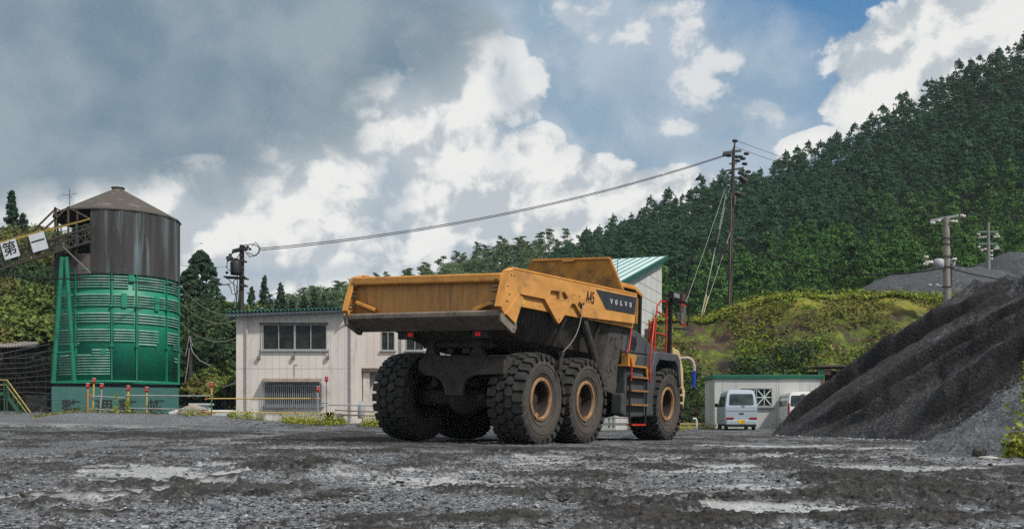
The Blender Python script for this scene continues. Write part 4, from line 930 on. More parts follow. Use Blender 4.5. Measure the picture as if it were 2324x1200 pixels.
def spots(lst, X, Y, seed):
    s_ = F / Y; px_ = X * s_ + HX; py_ = HY + s_ * CZ; r = np.full(X.shape, -3.)
    for (x, y, rx, ry) in lst:
        gx, gy = gp(x, y); gx2, gy0 = gp(x, y + ry); _, gy1 = gp(x, max(y - ry, 958)); ra = rx * gy / F; rb_ = (gy1 - gy0) / 2
        r = np.maximum(r, 1 - np.hypot((X - gx) / ra, (Y - (gy0 + gy1) / 2) / rb_))
    return r
def yard(name, us, rs):
    U, RD = np.meshgrid(us, rs); X = np.sin(U) * RD; Y = np.cos(U) * RD; Z = G(X, Y)
    near = 1 / (1 + (RD / 45) ** 4)
    n1 = fbm(X * 1.1, Y * .7, 4, 2); n2 = fbm(X * 4.5, Y * 3.2, 4, 12); n3 = fbm(X * 16, Y * 12, 3, 22); n4 = fbm(X * 45, Y * 34, 3, 32)
    wob = (n1 - .5) * 2.2 + (n2 - .5) * 1.6 + (n3 - .5) * .8
    pale = ss(spots(pale_sp, X, Y, 1) + wob * .9, .0, .22); streak = ss(fbm(X * .5 + 4, Y * .22, 4, 71), .56, .66) * ss(RD, 3, 7)
    pale = np.maximum(pale, streak * .6 * ss(n2, .45, .6))
    mud = ss(spots(mud_sp, X, Y, 3) + wob * .9, -.05, .4); mud = np.maximum(mud, ss(n1 * .42 + n2 * .33 + n3 * .25, .505, .56) * .95); mud = mud * (1 - ss(spots(pale_sp, X, Y, 1) + wob * .8, .0, .22)); mud = mud * (1 - ss(n3 * .6 + n4 * .4, .60, .70) * .7); pale = pale * (1 - mud) * (1 - ss(Y, 36, 40))
    clod = ss(fbm(X * 10 + 3, Y * 8.5, 3, 52), .46, .68); clod2 = ss(fbm(X * 26, Y * 22, 2, 57), .50, .72)
    rid = 1 - np.abs(2 * fbm(X * 3.2 + 9 + n1 * 2, Y * 5.5, 4, 42) - 1)
    dz = mud * ((rid - .55) * .036 + clod * .018 + clod2 * .011 + (n4 - .5) * .006) + (1 - mud) * (1 - pale) * ((n3 - .5) * .016 + (n4 - .5) * .016) + pale * (-.006 + (n4 - .5) * .002)
    for (a_, b_, c2_, wd, ln) in ((6.2, .05, .03, .30, 1), (7.9, .06, .028, .30, 1), (3.55, -.10, .05, .26, 1), (12.5, .10, -.02, .4, 1), (15.6, .12, -.015, .4, 1)):
        d = Y - (a_ + b_ * X + c2_ * X * X) + (n2 - .5) * .25; on = ss(n1 + (n2 - .5) * .6, .42, .52)
        core_ = np.exp(-(d / wd) ** 4) * on; lip = (np.exp(-((np.abs(d) - wd * 1.2) / .09) ** 2)) * on
        dz = dz + core_ * (-.022 + .016 * np.sin(X * 6.283 / .19 + np.abs(d) * 9)) + lip * (.018 + .05 * (n3 - .35)); mud = np.maximum(mud, np.maximum(core_ * .8, lip)); pale = pale * (1 - np.maximum(core_ * .5, lip))
    hump = np.maximum(0, 1 - np.hypot((X + 1.95) / .85, (Y - 9.2) / 1.5)); dz = dz + ss(hump, 0, .6) * (.05 + .14 * (1 - np.abs(2 * fbm(X * 1.6, Y * 7, 3, 62) - 1) - .55))
    dz = dz + (n1 - .5) * .05 * ss(RD, 2, 8)
    Z = Z + dz * near
    me = fast_mesh(name, np.stack([X.ravel(), Y.ravel(), Z.ravel()], 1), grid_faces(*X.shape), None or [], True)
    a = me.color_attributes.new('zone', 'FLOAT_COLOR', 'POINT'); c_ = np.ones((X.size, 4), np.float32); c_[:, 0] = pale.ravel(); c_[:, 1] = mud.ravel(); c_[:, 2] = np.clip(clod * .7 + clod2 * .4, 0, 1).ravel(); a.data.foreach_set('color', c_.ravel())
    return me
us = np.concatenate([np.linspace(-math.pi, -.70, 34)[:-1], np.linspace(-.70, -.50, 20)[:-1], np.linspace(-.50, .50, 960), np.linspace(.50, .70, 20)[1:], np.linspace(.70, math.pi, 34)[1:]])
rs = np.concatenate([[.02, .4], np.geomspace(.9, 1.7, 60)[:-1], np.geomspace(1.7, 13, 950)[:-1], np.geomspace(13, 60, 280), np.geomspace(64, 3500, 40)])
gme = yard('ground', us, rs)
def ground_mat():
    m = bpy.data.materials.new('gravel_yard'); m.use_nodes = True; nt = m.node_tree; N = nt.nodes; L = nt.links; b = N['Principled BSDF']
    tc = N.new('ShaderNodeTexCoord'); at = N.new('ShaderNodeAttribute'); at.attribute_name = 'zone'; sp = N.new('ShaderNodeSeparateColor'); L.new(at.outputs['Color'], sp.inputs[0])
    def vor(s, f='F1'):
        v = N.new('ShaderNodeTexVoronoi'); v.feature = f; L.new(tc.outputs['Object'], v.inputs['Vector']); v.inputs['Scale'].default_value = s; return v
    def nz(s, d=5):
        v = N.new('ShaderNodeTexNoise'); L.new(tc.outputs['Object'], v.inputs['Vector']); v.inputs['Scale'].default_value = s; v.inputs['Detail'].default_value = d; v.inputs['Roughness'].default_value = .65; return v.outputs[0]
    def mix(f, a, c_, cols=True):
        x = N.new('ShaderNodeMix'); x.data_type = 'RGBA'
        for i, v in ((0, f), (6, a), (7, c_)):
            if isinstance(v, bpy.types.NodeSocket): L.new(v, x.inputs[i])
            else: x.inputs[i].default_value = v
        return x.outputs[2]
    def mr(x, a, c_, d=0, e_=1):
        o = N.new('ShaderNodeMapRange'); L.new(x, o.inputs[0]); o.inputs[1].default_value = a; o.inputs[2].default_value = c_; o.inputs[3].default_value = d; o.inputs[4].default_value = e_; return o.outputs[0]
    v1 = vor(42); v2 = vor(95); r1 = N.new('ShaderNodeSeparateColor'); L.new(v1.outputs['Color'], r1.inputs[0]); r2 = N.new('ShaderNodeSeparateColor'); L.new(v2.outputs['Color'], r2.inputs[0])
    g1 = mix(r1.outputs[0], (.030, .034, .040, 1), (.235, .25, .27, 1)); g2 = mix(r2.outputs[0], (.045, .049, .056, 1), (.17, .18, .195, 1)); grav = mix(mr(nz(3), .4, .6), g1, g2); spk = mr(r2.outputs[2], .90, .96); grav = mix(spk, grav, (.36, .38, .40, 1)); grav = mix(mr(r1.outputs[1], .80, .86), grav, (.022, .024, .028, 1))
    mudc = mix(mr(nz(40, 6), .36, .66), (.009, .0088, .0085, 1), (.046, .044, .042, 1)); mudc = mix(mr(sp.outputs[2], .35, .95, 0, .6), mudc, (.066, .063, .060, 1)); palec = mix(mr(nz(6), .4, .62), (.44, .44, .43, 1), (.27, .27, .265, 1))
    # crumbs of dark stone stay on the pale crust
    crumb = mr(r2.outputs[1], .90, .93); palec = mix(crumb, palec, (.10, .10, .10, 1))
    dm_ = N.new('ShaderNodeVectorMath'); dm_.operation = 'MULTIPLY'; L.new(grav, dm_.inputs[0]); dm_.inputs[1].default_value = (1.08, 1.06, 1.04); c_ = mix(sp.outputs[1], dm_.outputs[0], mudc); c_ = mix(sp.outputs[0], c_, palec)
    big = mr(nz(.35, 4), .42, .62); c_ = mix(mr(nz(.35, 4), .40, .62, 0, .35), c_, (.060, .058, .056, 1))
    L.new(c_, b.inputs['Base Color']); L.new(mr(sp.outputs[0], 0, 1, .92, .42), b.inputs['Roughness']); L.new(mr(sp.outputs[0], 0, 1, .06, .5), b.inputs['Specular IOR Level'])
    bp = N.new('ShaderNodeBump'); bp.inputs['Strength'].default_value = .7; bp.inputs['Distance'].default_value = .02
    hh = N.new('ShaderNodeMath'); hh.operation = 'MULTIPLY_ADD'; L.new(v1.outputs['Distance'], hh.inputs[0]); hh.inputs[1].default_value = -.6; L.new(nz(60, 4), hh.inputs[2])
    h2_ = N.new('ShaderNodeMath'); h2_.operation = 'MULTIPLY'; L.new(hh.outputs[0], h2_.inputs[0]); L.new(mr(sp.outputs[0], 0, 1, 1, .15), h2_.inputs[1])
    L.new(h2_.outputs[0], bp.inputs['Height']); L.new(bp.outputs[0], b.inputs['Normal'])
    return m
gmat = ground_mat(); gme.materials.append(gmat); grd = link('ground', gme); tag(grd, kind='structure')

# loose stones on the near ground
rng = np.random.default_rng(4)
def stones(name, n, region, size, m, label):
    ico = bmesh.new(); bmesh.ops.create_icosphere(ico, subdivisions=1, radius=1); bv = np.array([v.co[:] for v in ico.verts]); bf = np.array([[v.index for v in f.verts] for f in ico.faces]); ico.free()
    X, Y = region(n); n = len(X); s_ = size(n, Y); Z = G(X, Y)
    V = bv[None] * (1 + (rng.random((n, len(bv), 1)) - .5) * .7); V = V * (s_[:, None, None] * np.stack([1 + .5 * rng.random(n), 1 + .5 * rng.random(n), .45 + .4 * rng.random(n)], 1)[:, None, :])
    a = rng.random(n) * 6.28; c_, si = np.cos(a)[:, None], np.sin(a)[:, None]; x, y = V[:, :, 0] * c_ - V[:, :, 1] * si, V[:, :, 0] * si + V[:, :, 1] * c_
    V = np.stack([x + X[:, None], y + Y[:, None], V[:, :, 2] + Z[:, None] + s_[:, None] * .1], 2)
    Q = bf[None] + (np.arange(n) * len(bv))[:, None, None]
    o = link(name, fast_mesh(name, V.reshape(-1, 3), Q.reshape(-1, 3), m, False, 3)); tag(o, label, None, None, 'stuff'); return o
def stonemat():
    m = bpy.data.materials.new('loose_stone'); m.use_nodes = True; nt = m.node_tree; N = nt.nodes; L = nt.links; b = N['Principled BSDF']; g = N.new('ShaderNodeNewGeometry')
    r = N.new('ShaderNodeValToRGB'); L.new(g.outputs['Random Per Island'], r.inputs[0]); e_ = r.color_ramp.elements; e_[0].color = (.025, .026, .028, 1); e_[1].color = (.30, .31, .32, 1); k = r.color_ramp.elements.new(.6); k.color = (.11, .118, .128, 1)
    L.new(r.outputs[0], b.inputs['Base Color']); b.inputs['Roughness'].default_value = .8; return m
stm = stonemat()
def reg(n):  # noqa
    Y = 1.6 + 14 * rng.random(n) ** 1.6; u = (rng.random(n) - .5) * 1.05; X = u * Y; return X, Y
stones('gravel_stones', 16000, reg, lambda n, Y: (.0035 + .010 * rng.random(n) ** 5) * (1 + Y * .06), stm, 'loose grey gravel stones scattered over the yard')
mudm = mat('mud_clod', (.030, .028, .026), (.07, .066, .062), 30, .9, .3, 90)
def reg2(n):
    out = []
    for (x, y, rx, ry) in mud_sp:
        gx, gy = gp(x, y); _, a = gp(x, y + ry); _, b = gp(x, max(y - ry, 962)); k = int(n * rx * ry / 60000)
        t = rng.normal(0, .45, k); v = rng.normal(0, .45, k); out.append(np.stack([gx + t * rx * gy / F, (a + b) / 2 + v * (b - a) / 2], 1))
    o = np.concatenate(out); return o[:, 0], o[:, 1]
stones('mud_clods', 9000, reg2, lambda n, Y: (.004 + .014 * rng.random(n) ** 3) * (.7 + Y * .02), mudm, 'dark moist mud clods thrown up by tyres')
def reg3(n):      # coarse stones rolled out along the foot of the dark heap
    X = 8.0 + 3.2 * rng.random(n); Y = 18.5 + 13.5 * rng.random(n); hh = Hpile(X, Y); k = (hh > -.35) & (hh < .28); return X[k], Y[k]
TOE = lambda: stones('toe_stones', 9000, reg3, lambda n, Y: .012 + .045 * rng.random(n) ** 4, stm, 'coarse dark stones along the foot of the gravel heap')
for i, (x, y, sx, h_, lab) in enumerate(((500, 1158, 20, .05, 'blue-grey fist-sized stone lying in the near gravel'), (196, 1152, 11, .03, 'small dark stone on gravel near the left puddle'), (55, 1126, 11, .04, 'dark lump of stone at the pale patch at far left'))):
    gx, gy = gp(x, y); r_ = sx * gy / F
    bm = bmesh.new(); bmesh.ops.create_icosphere(bm, subdivisions=2, radius=1)
    for v in bm.verts: v.co *= 1 + .35 * (h2(np.array([v.index]), np.array([i * 7 + 1]), 3)[0] - .5); v.co.x *= r_; v.co.y *= r_; v.co.z *= r_ * .6
    me = bpy.data.meshes.new('stone'); bm.to_mesh(me); bm.free(); me.materials.append(mat('big_stone', (.10, .12, .14), (.07, .08, .09), 20, .8) if i == 0 else mudm)
    o = link('stone', me); o.location = (gx, gy, .3 * r_); tag(o, lab, 'stone', 'single stones on the yard')

# ------------------------------------------------------------------ gravel heaps
def heap(name, x0, x1, y0, y1, nx, ny, fn, m, label, zmin=.0, smooth=True):
    xs_, ys_ = np.linspace(x0, x1, nx), np.linspace(y0, y1, ny); X, Y = np.meshgrid(xs_, ys_); Z = fn(X, Y); g_ = G(X, Y); mask = Z > g_ - .12
    Q = grid_faces(*X.shape); keep = mask.ravel()[Q].any(1); Z = np.where(mask, Z, g_ - .15)
    me = fast_mesh(name, np.stack([X.ravel(), Y.ravel(), Z.ravel()], 1), Q[keep], m, smooth)
    w_ = getattr(fn, 'wet', None); a = me.color_attributes.new('gully_shade', 'FLOAT_COLOR', 'POINT'); c_ = np.zeros((X.size, 4), np.float32)  # colour attribute carrying the heap's painted gully shade
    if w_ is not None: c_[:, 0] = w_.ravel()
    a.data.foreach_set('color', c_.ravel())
    o = link(name, me); tag(o, label, 'gravel heap', 'gravel heaps round the yard'); return o
def gravel_mat(name, ca, cb, cc, vs_, bump=.9, streak=True):
    m = bpy.data.materials.new(name); m.use_nodes = True; nt = m.node_tree; N = nt.nodes; L = nt.links; b = N['Principled BSDF']; tc = N.new('ShaderNodeTexCoord')
    v = N.new('ShaderNodeTexVoronoi'); L.new(tc.outputs['Object'], v.inputs['Vector']); v.inputs['Scale'].default_value = vs_; sc_ = N.new('ShaderNodeSeparateColor'); L.new(v.outputs['Color'], sc_.inputs[0])
    p = N.new('ShaderNodeMath'); p.operation = 'POWER'; L.new(sc_.outputs[0], p.inputs[0]); p.inputs[1].default_value = 3
    x = N.new('ShaderNodeMix'); x.data_type = 'RGBA'; L.new(p.outputs[0], x.inputs[0]); x.inputs[6].default_value = (*ca, 1); x.inputs[7].default_value = (*cb, 1)
    nz = N.new('ShaderNodeTexNoise'); L.new(tc.outputs['Object'], nz.inputs['Vector']); nz.inputs['Scale'].default_value = .5; nz.inputs['Detail'].default_value = 7; nz.inputs['Roughness'].default_value = .7
    mr = N.new('ShaderNodeMapRange'); L.new(nz.outputs[0], mr.inputs[0]); mr.inputs[1].default_value = .42; mr.inputs[2].default_value = .64; y = N.new('ShaderNodeMix'); y.data_type = 'RGBA'; L.new(mr.outputs[0], y.inputs[0]); L.new(x.outputs[2], y.inputs[6]); y.inputs[7].default_value = (*cc, 1)
    at = N.new('ShaderNodeAttribute'); at.attribute_name = 'gully_shade'; sp_a = N.new('ShaderNodeSeparateColor'); L.new(at.outputs['Color'], sp_a.inputs[0])
    w = N.new('ShaderNodeMix'); w.data_type = 'RGBA'; L.new(sp_a.outputs[0], w.inputs[0]); L.new(y.outputs[2], w.inputs[6]); w.inputs[7].default_value = (.010, .0095, .010, 1)  # base colour goes near-black where gully shade is painted
    L.new(w.outputs[2], b.inputs['Base Color']); b.inputs['Roughness'].default_value = .9; b.inputs['Specular IOR Level'].default_value = .2
    bp = N.new('ShaderNodeBump'); bp.inputs['Strength'].default_value = bump; bp.inputs['Distance'].default_value = .05
    n2_ = N.new('ShaderNodeTexNoise'); L.new(tc.outputs['Object'], n2_.inputs['Vector']); n2_.inputs['Scale'].default_value = vs_ * .5; n2_.inputs['Detail'].default_value = 5; L.new(n2_.outputs[0], bp.inputs['Height']); L.new(bp.outputs[0], b.inputs['Normal'])
    return m
dark_gravel = gravel_mat('dark_heap_gravel', (.026, .026, .028), (.125, .125, .13), (.034, .033, .034), 22); grey_gravel = gravel_mat('grey_gravel', (.06, .064, .072), (.24, .25, .26), (.085, .09, .096), 30); far_gravel = gravel_mat('far_gravel', (.040, .042, .048), (.11, .115, .124), (.058, .060, .065), 5)
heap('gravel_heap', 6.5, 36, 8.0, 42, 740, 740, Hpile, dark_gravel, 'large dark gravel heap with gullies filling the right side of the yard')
def Hsmall(X, Y): return 2.15 - np.hypot(X - 9.6, (Y - 15.6) * .85) * .70 + (fbm(X * 1.5, Y * 1.5, 4, 77) - .5) * .35 + (fbm(X * 9, Y * 9, 3, 78) - .5) * .05
heap('gravel_heap', 5.8, 13, 10.5, 20, 260, 300, Hsmall, grey_gravel, 'small lighter grey gravel heap in front of the dark one at right edge')
def Hf(cx, cy, top_, r, sl, sd_, xs_=1.0): return lambda X, Y: top_ - np.maximum(0, np.hypot((X - cx) * xs_, Y - cy) - r) * sl + (fbm(X * .22, Y * .22, 3, sd_) - .5) * 2.0
def far_heap(x0, x1, y0, y1, fn, label):
    xs_, ys_ = np.linspace(x0, x1, 150), np.linspace(y0, y1, 90); X, Y = np.meshgrid(xs_, ys_); Z = np.maximum(fn(X, Y), 4)
    o = link('gravel_heap', fast_mesh('far_gravel_heap', np.stack([X.ravel(), Y.ravel(), Z.ravel()], 1), grid_faces(*X.shape), far_gravel, True)); tag(o, label, 'gravel heap', 'gravel heaps round the yard')
far_heap(22, 66, 78, 112, Hf(39.5, 95, 14.3, 4.2, .55, 61), 'grey gravel hill behind the grassy bank and the concrete pole')
far_heap(38, 104, 90, 130, Hf(57, 108, 17.4, 7, .62, 63), 'farthest grey gravel hill at the right edge below the forest')

TOE()
# ------------------------------------------------------------------ grassy bank behind the hut
EMT = np.array([(5.5, 6.9), (10.2, 7.0), (12, 6.9), (14.0, 7.7), (15.6, 8.2), (18, 8.35), (30, 8.25), (40, 8.4), (60, 9)], float)
def Hbank(X, Y):
    tz = np.interp(X, EMT[:, 0], EMT[:, 1]); y0 = 54.6 + (fbm(X * .25, X * 0, 2, 81) - .5) * 1.5; t = np.clip((Y - y0) / 9.5, 0, 1)
    h = tz * (1 - (1 - t) ** 1.35)
    h = h + (fbm(X * .45, Y * .45, 4, 82) - .5) * 1.3 * np.sin(np.pi * np.clip(t, 0.03, .97)) + (fbm(X * 2, Y * 2, 4, 83) - .5) * .35
    scar = np.exp(-(((X - 15.2) / 1.3) ** 2 + ((t - .62) / .2) ** 2)); return h - scar * .8
xs_, ys_ = np.linspace(7.6, 60, 420), np.linspace(53.5, 82, 220); X, Y = np.meshgrid(xs_, ys_); Z = Hbank(X, Y); Z[0] = -.2
bank = link('bank', fast_mesh('bank', np.stack([X.ravel(), Y.ravel(), Z.ravel()], 1), grid_faces(*X.shape), [], True)); tag(bank, kind='structure')
def bank_mat():
    m = bpy.data.materials.new('bank_soil_grass'); m.use_nodes = True; nt = m.node_tree; N = nt.nodes; L = nt.links; b = N['Principled BSDF']; tc = N.new('ShaderNodeTexCoord'); sp = N.new('ShaderNodeSeparateXYZ'); L.new(tc.outputs['Object'], sp.inputs[0])
    def nz(s, d=6, r=.65):
        v = N.new('ShaderNodeTexNoise'); L.new(tc.outputs['Object'], v.inputs['Vector']); v.inputs['Scale'].default_value = s; v.inputs['Detail'].default_value = d; v.inputs['Roughness'].default_value = r; return v.outputs[0]
    def mr(x, a, c_): o = N.new('ShaderNodeMapRange'); L.new(x, o.inputs[0]); o.inputs[1].default_value = a; o.inputs[2].default_value = c_; return o.outputs[0]
    def mix(f, a, c_):
        x = N.new('ShaderNodeMix'); x.data_type = 'RGBA'
        for i, v in ((0, f), (6, a), (7, c_)):
            if isinstance(v, bpy.types.NodeSocket): L.new(v, x.inputs[i])
            else: x.inputs[i].default_value = v
        return x.outputs[2]
    soilc = mix(mr(nz(1.2), .42, .6), (.040, .034, .033, 1), (.095, .060, .042, 1)); grs = mix(mr(nz(2.5), .4, .62), (.055, .085, .020, 1), (.15, .165, .035, 1))
    c_ = mix(mr(nz(.55), .44, .56), soilc, grs)
    ad = N.new('ShaderNodeMath'); ad.operation = 'MULTIPLY_ADD'; L.new(nz(.8), ad.inputs[0]); ad.inputs[1].default_value = 3.2; L.new(sp.outputs[2], ad.inputs[2])
    topg = mr(ad.outputs[0], 8.0, 9.4); c_ = mix(topg, c_, mix(mr(nz(3), .4, .6), (.18, .20, .035, 1), (.24, .19, .05, 1)))
    L.new(c_, b.inputs['Base Color']); b.inputs['Roughness'].default_value = .95; b.inputs['Specular IOR Level'].default_value = .1
    bp = N.new('ShaderNodeBump'); bp.inputs['Strength'].default_value = 1; bp.inputs['Distance'].default_value = .12; L.new(nz(5, 8, .75), bp.inputs['Height']); L.new(bp.outputs[0], b.inputs['Normal']); return m
bank.data.materials.append(bank_mat())

# ------------------------------------------------------------------ foliage builders
def cards(Pn, Nn, size, asp=.55, rng=rng, jit=.45):
    n = len(Pn); s_ = size * (.6 + .8 * rng.random(n))[:, None]
    N_ = Nn / (np.linalg.norm(Nn, axis=1, keepdims=True) + 1e-6) + rng.normal(0, jit, (n, 3)); N_ /= np.linalg.norm(N_, axis=1, keepdims=True) + 1e-6
    T = np.cross(N_, rng.normal(0, 1, (n, 3))); T /= np.linalg.norm(T, axis=1, keepdims=True) + 1e-6; B_ = np.cross(N_, T)
    V = np.stack([Pn - T * s_ * .5, Pn + B_ * s_ * asp * .5, Pn + T * s_ * .5, Pn - B_ * s_ * asp * .5], 1).reshape(-1, 3)
    return V
def quads(V): return np.arange(len(V)).reshape(-1, 4)
def conifer_pts(h, r, nbr, per, rg, droop=.25, base=.06, power=.85, top_jit=1.0):
    P_, N_ = [], []
    for i in range(nbr):
        t = base + (1 - base) * (i / nbr) ** .9; rr = r * (1 - t) ** power * (.75 + .45 * rg.random()) + .06 * r; a = rg.random() * 6.283
        z = t * h; k = max(4, int(per * (.35 + (1 - t)))); q = rg.random(k) ** .6 * rr; w = rg.normal(0, .16, k) * (.4 + q)
        x = np.cos(a) * q - np.sin(a) * w; y = np.sin(a) * q + np.cos(a) * w; zz = z - droop * q + rg.normal(0, .10, k) * r * .5 + .25 * q * (q / max(rr, .1)) * .5
        P_.append(np.stack([x, y, zz], 1)); N_.append(np.stack([np.cos(a) * np.ones(k) * .6, np.sin(a) * np.ones(k) * .6, np.ones(k) * .7], 1))
    k = int(12 * top_jit); zz = h * (1 - .10 * rg.random(k)); P_.append(np.stack([rg.normal(0, .05 * r, k), rg.normal(0, .05 * r, k), zz], 1)); N_.append(rg.normal(0, 1, (k, 3)))
    return np.concatenate(P_), np.concatenate(N_)
def dome_pts(h, r, ncl, per, rg, base=.10, k=1.8, tip=1.0):
    P_, N_ = [], []
    for i in range(ncl):
        t = base + (1 - base) * rg.random() ** .8; rr = r * (1 - t ** k) ** .75 + .10 * r; a = rg.random() * 6.283; q0 = rr * (.70 + .3 * rg.random()); cr = r * (.20 + .14 * rg.random()) * (1.15 - .5 * t)
        c_ = np.array([math.cos(a) * q0, math.sin(a) * q0, t * h * .94]); d = rg.normal(0, 1, (per, 3)); d[:, 2] = abs(d[:, 2]) * .9 - .2; d /= np.linalg.norm(d, axis=1, keepdims=True)
        P_.append(c_ + d * cr * (.7 + .4 * rg.random((per, 1))) * np.array([1, 1, .8])); N_.append(d + np.array([math.cos(a) * .5, math.sin(a) * .5, .35]))
    k2 = int(22 * tip); zz = rg.random(k2); P_.append(np.stack([rg.normal(0, .11 * r, k2) * (1 - zz), rg.normal(0, .11 * r, k2) * (1 - zz), h * (.90 + .13 * zz)], 1)); N_.append(rg.normal(0, 1, (k2, 3)))
    return np.concatenate(P_), np.concatenate(N_)
def blob_pts(h, r, ncl, per, rg, z0=.25, fl=.75):
    P_, N_ = [], []
    for i in range(ncl):
        u = rg.normal(0, 1, 3); u /= np.linalg.norm(u); u[2] = abs(u[2]) * 1.1 - .35; rad = .55 + .45 * rg.random()
        c_ = np.array([u[0] * r * rad, u[1] * r * rad, h * (z0 + (1 - z0) * .42) + u[2] * h * (1 - z0) * .5 * rad]); cr = r * (.24 + .18 * rg.random())
        d = rg.normal(0, 1, (per, 3)); d /= np.linalg.norm(d, axis=1, keepdims=True); d[:, 2] = np.where(d[:, 2] < -.3, -d[:, 2], d[:, 2]); q = cr * (.75 + .3 * rg.random((per, 1)))
        P_.append(c_ + d * q * np.array([1, 1, fl])); N_.append(d + np.array([0, 0, .3]))
    return np.concatenate(P_), np.concatenate(N_)
def pine_pts(h, r, nl, per, rg):
    P_, N_ = [], []
    for i in range(nl):
        t = .38 + .62 * (i + rg.random() * .6) / nl; a = rg.random() * 6.283; rr = r * (1.15 - t) * (.5 + .9 * rg.random()); c_ = np.array([math.cos(a) * rr * .7, math.sin(a) * rr * .7, t * h])
        d = rg.normal(0, 1, (per, 3)) * np.array([.42, .42, .10]) * r * .75 * (1.25 - t); P_.append(c_ + d); N_.append(np.tile([0, 0, 1.], (per, 1)) + rg.normal(0, .4, (per, 3)))
    return np.concatenate(P_), np.concatenate(N_)
lm_cyp = leafmat('cypress_leaf', (.010, .036, .022), (.032, .086, .040), (.060, .125, .055)); lm_ced = leafmat('cedar_leaf', (.016, .060, .020), (.060, .145, .030), (.11, .20, .045)); lm_pine = leafmat('pine_leaf', (.055, .110, .045), (.11, .165, .065), (.16, .22, .09))
lm_dark = leafmat('dark_conifer_leaf', (.014, .040, .022), (.026, .066, .032), (.05, .10, .044)); lm_br = leafmat('broadleaf', (.045, .09, .02), (.12, .155, .035), (.19, .24, .06), .18); lm_br2 = leafmat('olive_broadleaf', (.065, .075, .022), (.13, .125, .035), (.18, .18, .055), .2)
lm_weed = leafmat('weed_leaf', (.12, .17, .02), (.25, .25, .035), (.32, .34, .06), .8); lm_dk = leafmat('dark_shrub_leaf', (.018, .042, .018), (.034, .066, .025), (.06, .10, .036), .3)
bark = mat('bark', (.055, .042, .032), (.09, .07, .055), 4, .95)
def proto(kind, h, r, seed, dens=1.0):
    rg = np.random.default_rng(seed)
    if kind == 'cyp': p, n = dome_pts(h, r, int(52 * dens), 27, rg, .12, 1.45, 1.2); s_ = .31
    elif kind == 'ced': p, n = dome_pts(h, r, int(56 * dens), 27, rg, .06, 1.15, 1.4); s_ = .29
    elif kind == 'spire': p, n = conifer_pts(h, r, int(150 * dens), 30, rg, .22, .04, .9); s_ = .34
    elif kind == 'pine': p, n = pine_pts(h, r, int(16 * dens), 52, rg); s_ = .42
    elif kind == 'broad': p, n = blob_pts(h, r, int(60 * dens), 75, rg); s_ = .34
    elif kind == 'ivy': p, n = dome_pts(h, r * 1.05, int(230 * dens), 44, rg, .03, 4.5, .2); s_ = .27
    return cards(p, n, s_, .6, rg)
def crown_mesh(name, V, m): return fast_mesh(name, V, quads(V), m)
def trunk_mb(h, r, lean=0, limbs=5, seed=0):
    rg = random.Random(seed); q = MB(); q.tube([(0, 0, -.6), (0, 0, h * .3), (lean * .5, 0, h * .6), (lean, 0, h)], [r, r * .8, r * .55, r * .15], 8)
    for i in range(limbs):
        z = h * (.35 + .5 * i / max(1, limbs)); a = rg.random() * 6.28; l = h * .16; q.tube([(lean * .4, 0, z), (lean * .4 + math.cos(a) * l * .6, math.sin(a) * l * .6, z + l * .3), (lean * .4 + math.cos(a) * l, math.sin(a) * l, z + l * .5)], [r * .35, r * .2, r * .06], 6)
    return q

# hillside forest
cand = []
rg = np.random.default_rng(77)
sp_ = 3.25
for yy in np.arange(108, 262, sp_):
    for xx in np.arange(-14, 172, sp_):
        x = xx + rg.uniform(-1.4, 1.4); y = yy + rg.uniform(-1.4, 1.4); pxx = HX + F * x / y
        if not (1090 < pxx < 2760): continue
        if float(Hmain(np.array(x), np.array(y))) < float(Hpine(np.array(x), np.array(y))) - 1: continue
        if y > 236: continue
        z = float(H(np.array(x), np.array(y)))
        pyy = HY - F * (z + 11 - CZ) / y
        if pyy < -420: continue
        lim = 720 if pxx > 1490 else (640 if pxx < 1190 else 640)
        if pyy > lim: continue
        bright = (y < 128 + 34 * ss(pxx, 1500, 2000) + 26 * (float(fbm(np.array(x * .06), np.array(y * .06), 2, 91)) - .5) * 2 and pxx > 1440) 
        cand.append((y, x, z, bright))
cand.sort()
cyp = [crown_mesh('cypress', proto('cyp', 7.8, 2.0, 100 + i, 1.15), lm_cyp) for i in range(6)]; ced = [crown_mesh('cedar', proto('ced', 8.6, 1.85, 200 + i, 1.15), lm_ced) for i in range(6)]
nind = 0; rest = {'cyp': [], 'ced': []}
lite = {'cyp': [proto('cyp', 7.8, 2.1, 300 + i, .95) for i in range(6)], 'ced': [proto('ced', 8.6, 1.9, 400 + i, .9) for i in range(4)]}
for (y, x, z, br) in cand:
    s_ = rg.uniform(.72, 1.2); w = rg.uniform(.85, 1.15) * s_
    if nind < 290 and HX + F * x / y < 2340:
        nind += 1; me = (ced if br else cyp)[rg.integers(6)]
        o = link('cedar_tree' if br else 'cypress_tree', me); o.location = (x, y, z - .5); o.scale = (w, w, s_); o.rotation_euler = (rg.normal(0, .03), rg.normal(0, .03), rg.random() * 6.28)
        if br: tag(o, 'bright green pointed cedar on the lower forested hillside', 'tree', 'bright green cedars on the lower hillside')
        else: tag(o, 'dark green cypress on the forested hillside', 'tree', 'dark cypresses on the hillside')
    else:
        L_ = lite['ced' if br else 'cyp']; V = L_[rg.integers(len(L_))]; a = rg.random() * 6.28; c_, si = math.cos(a), math.sin(a)
        rest['ced' if br else 'cyp'].append(np.stack([(V[:, 0] * c_ - V[:, 1] * si) * w + x, (V[:, 0] * si + V[:, 1] * c_) * w + y, V[:, 2] * s_ + z - .5], 1))
print('hill trees', len(cand), nind)
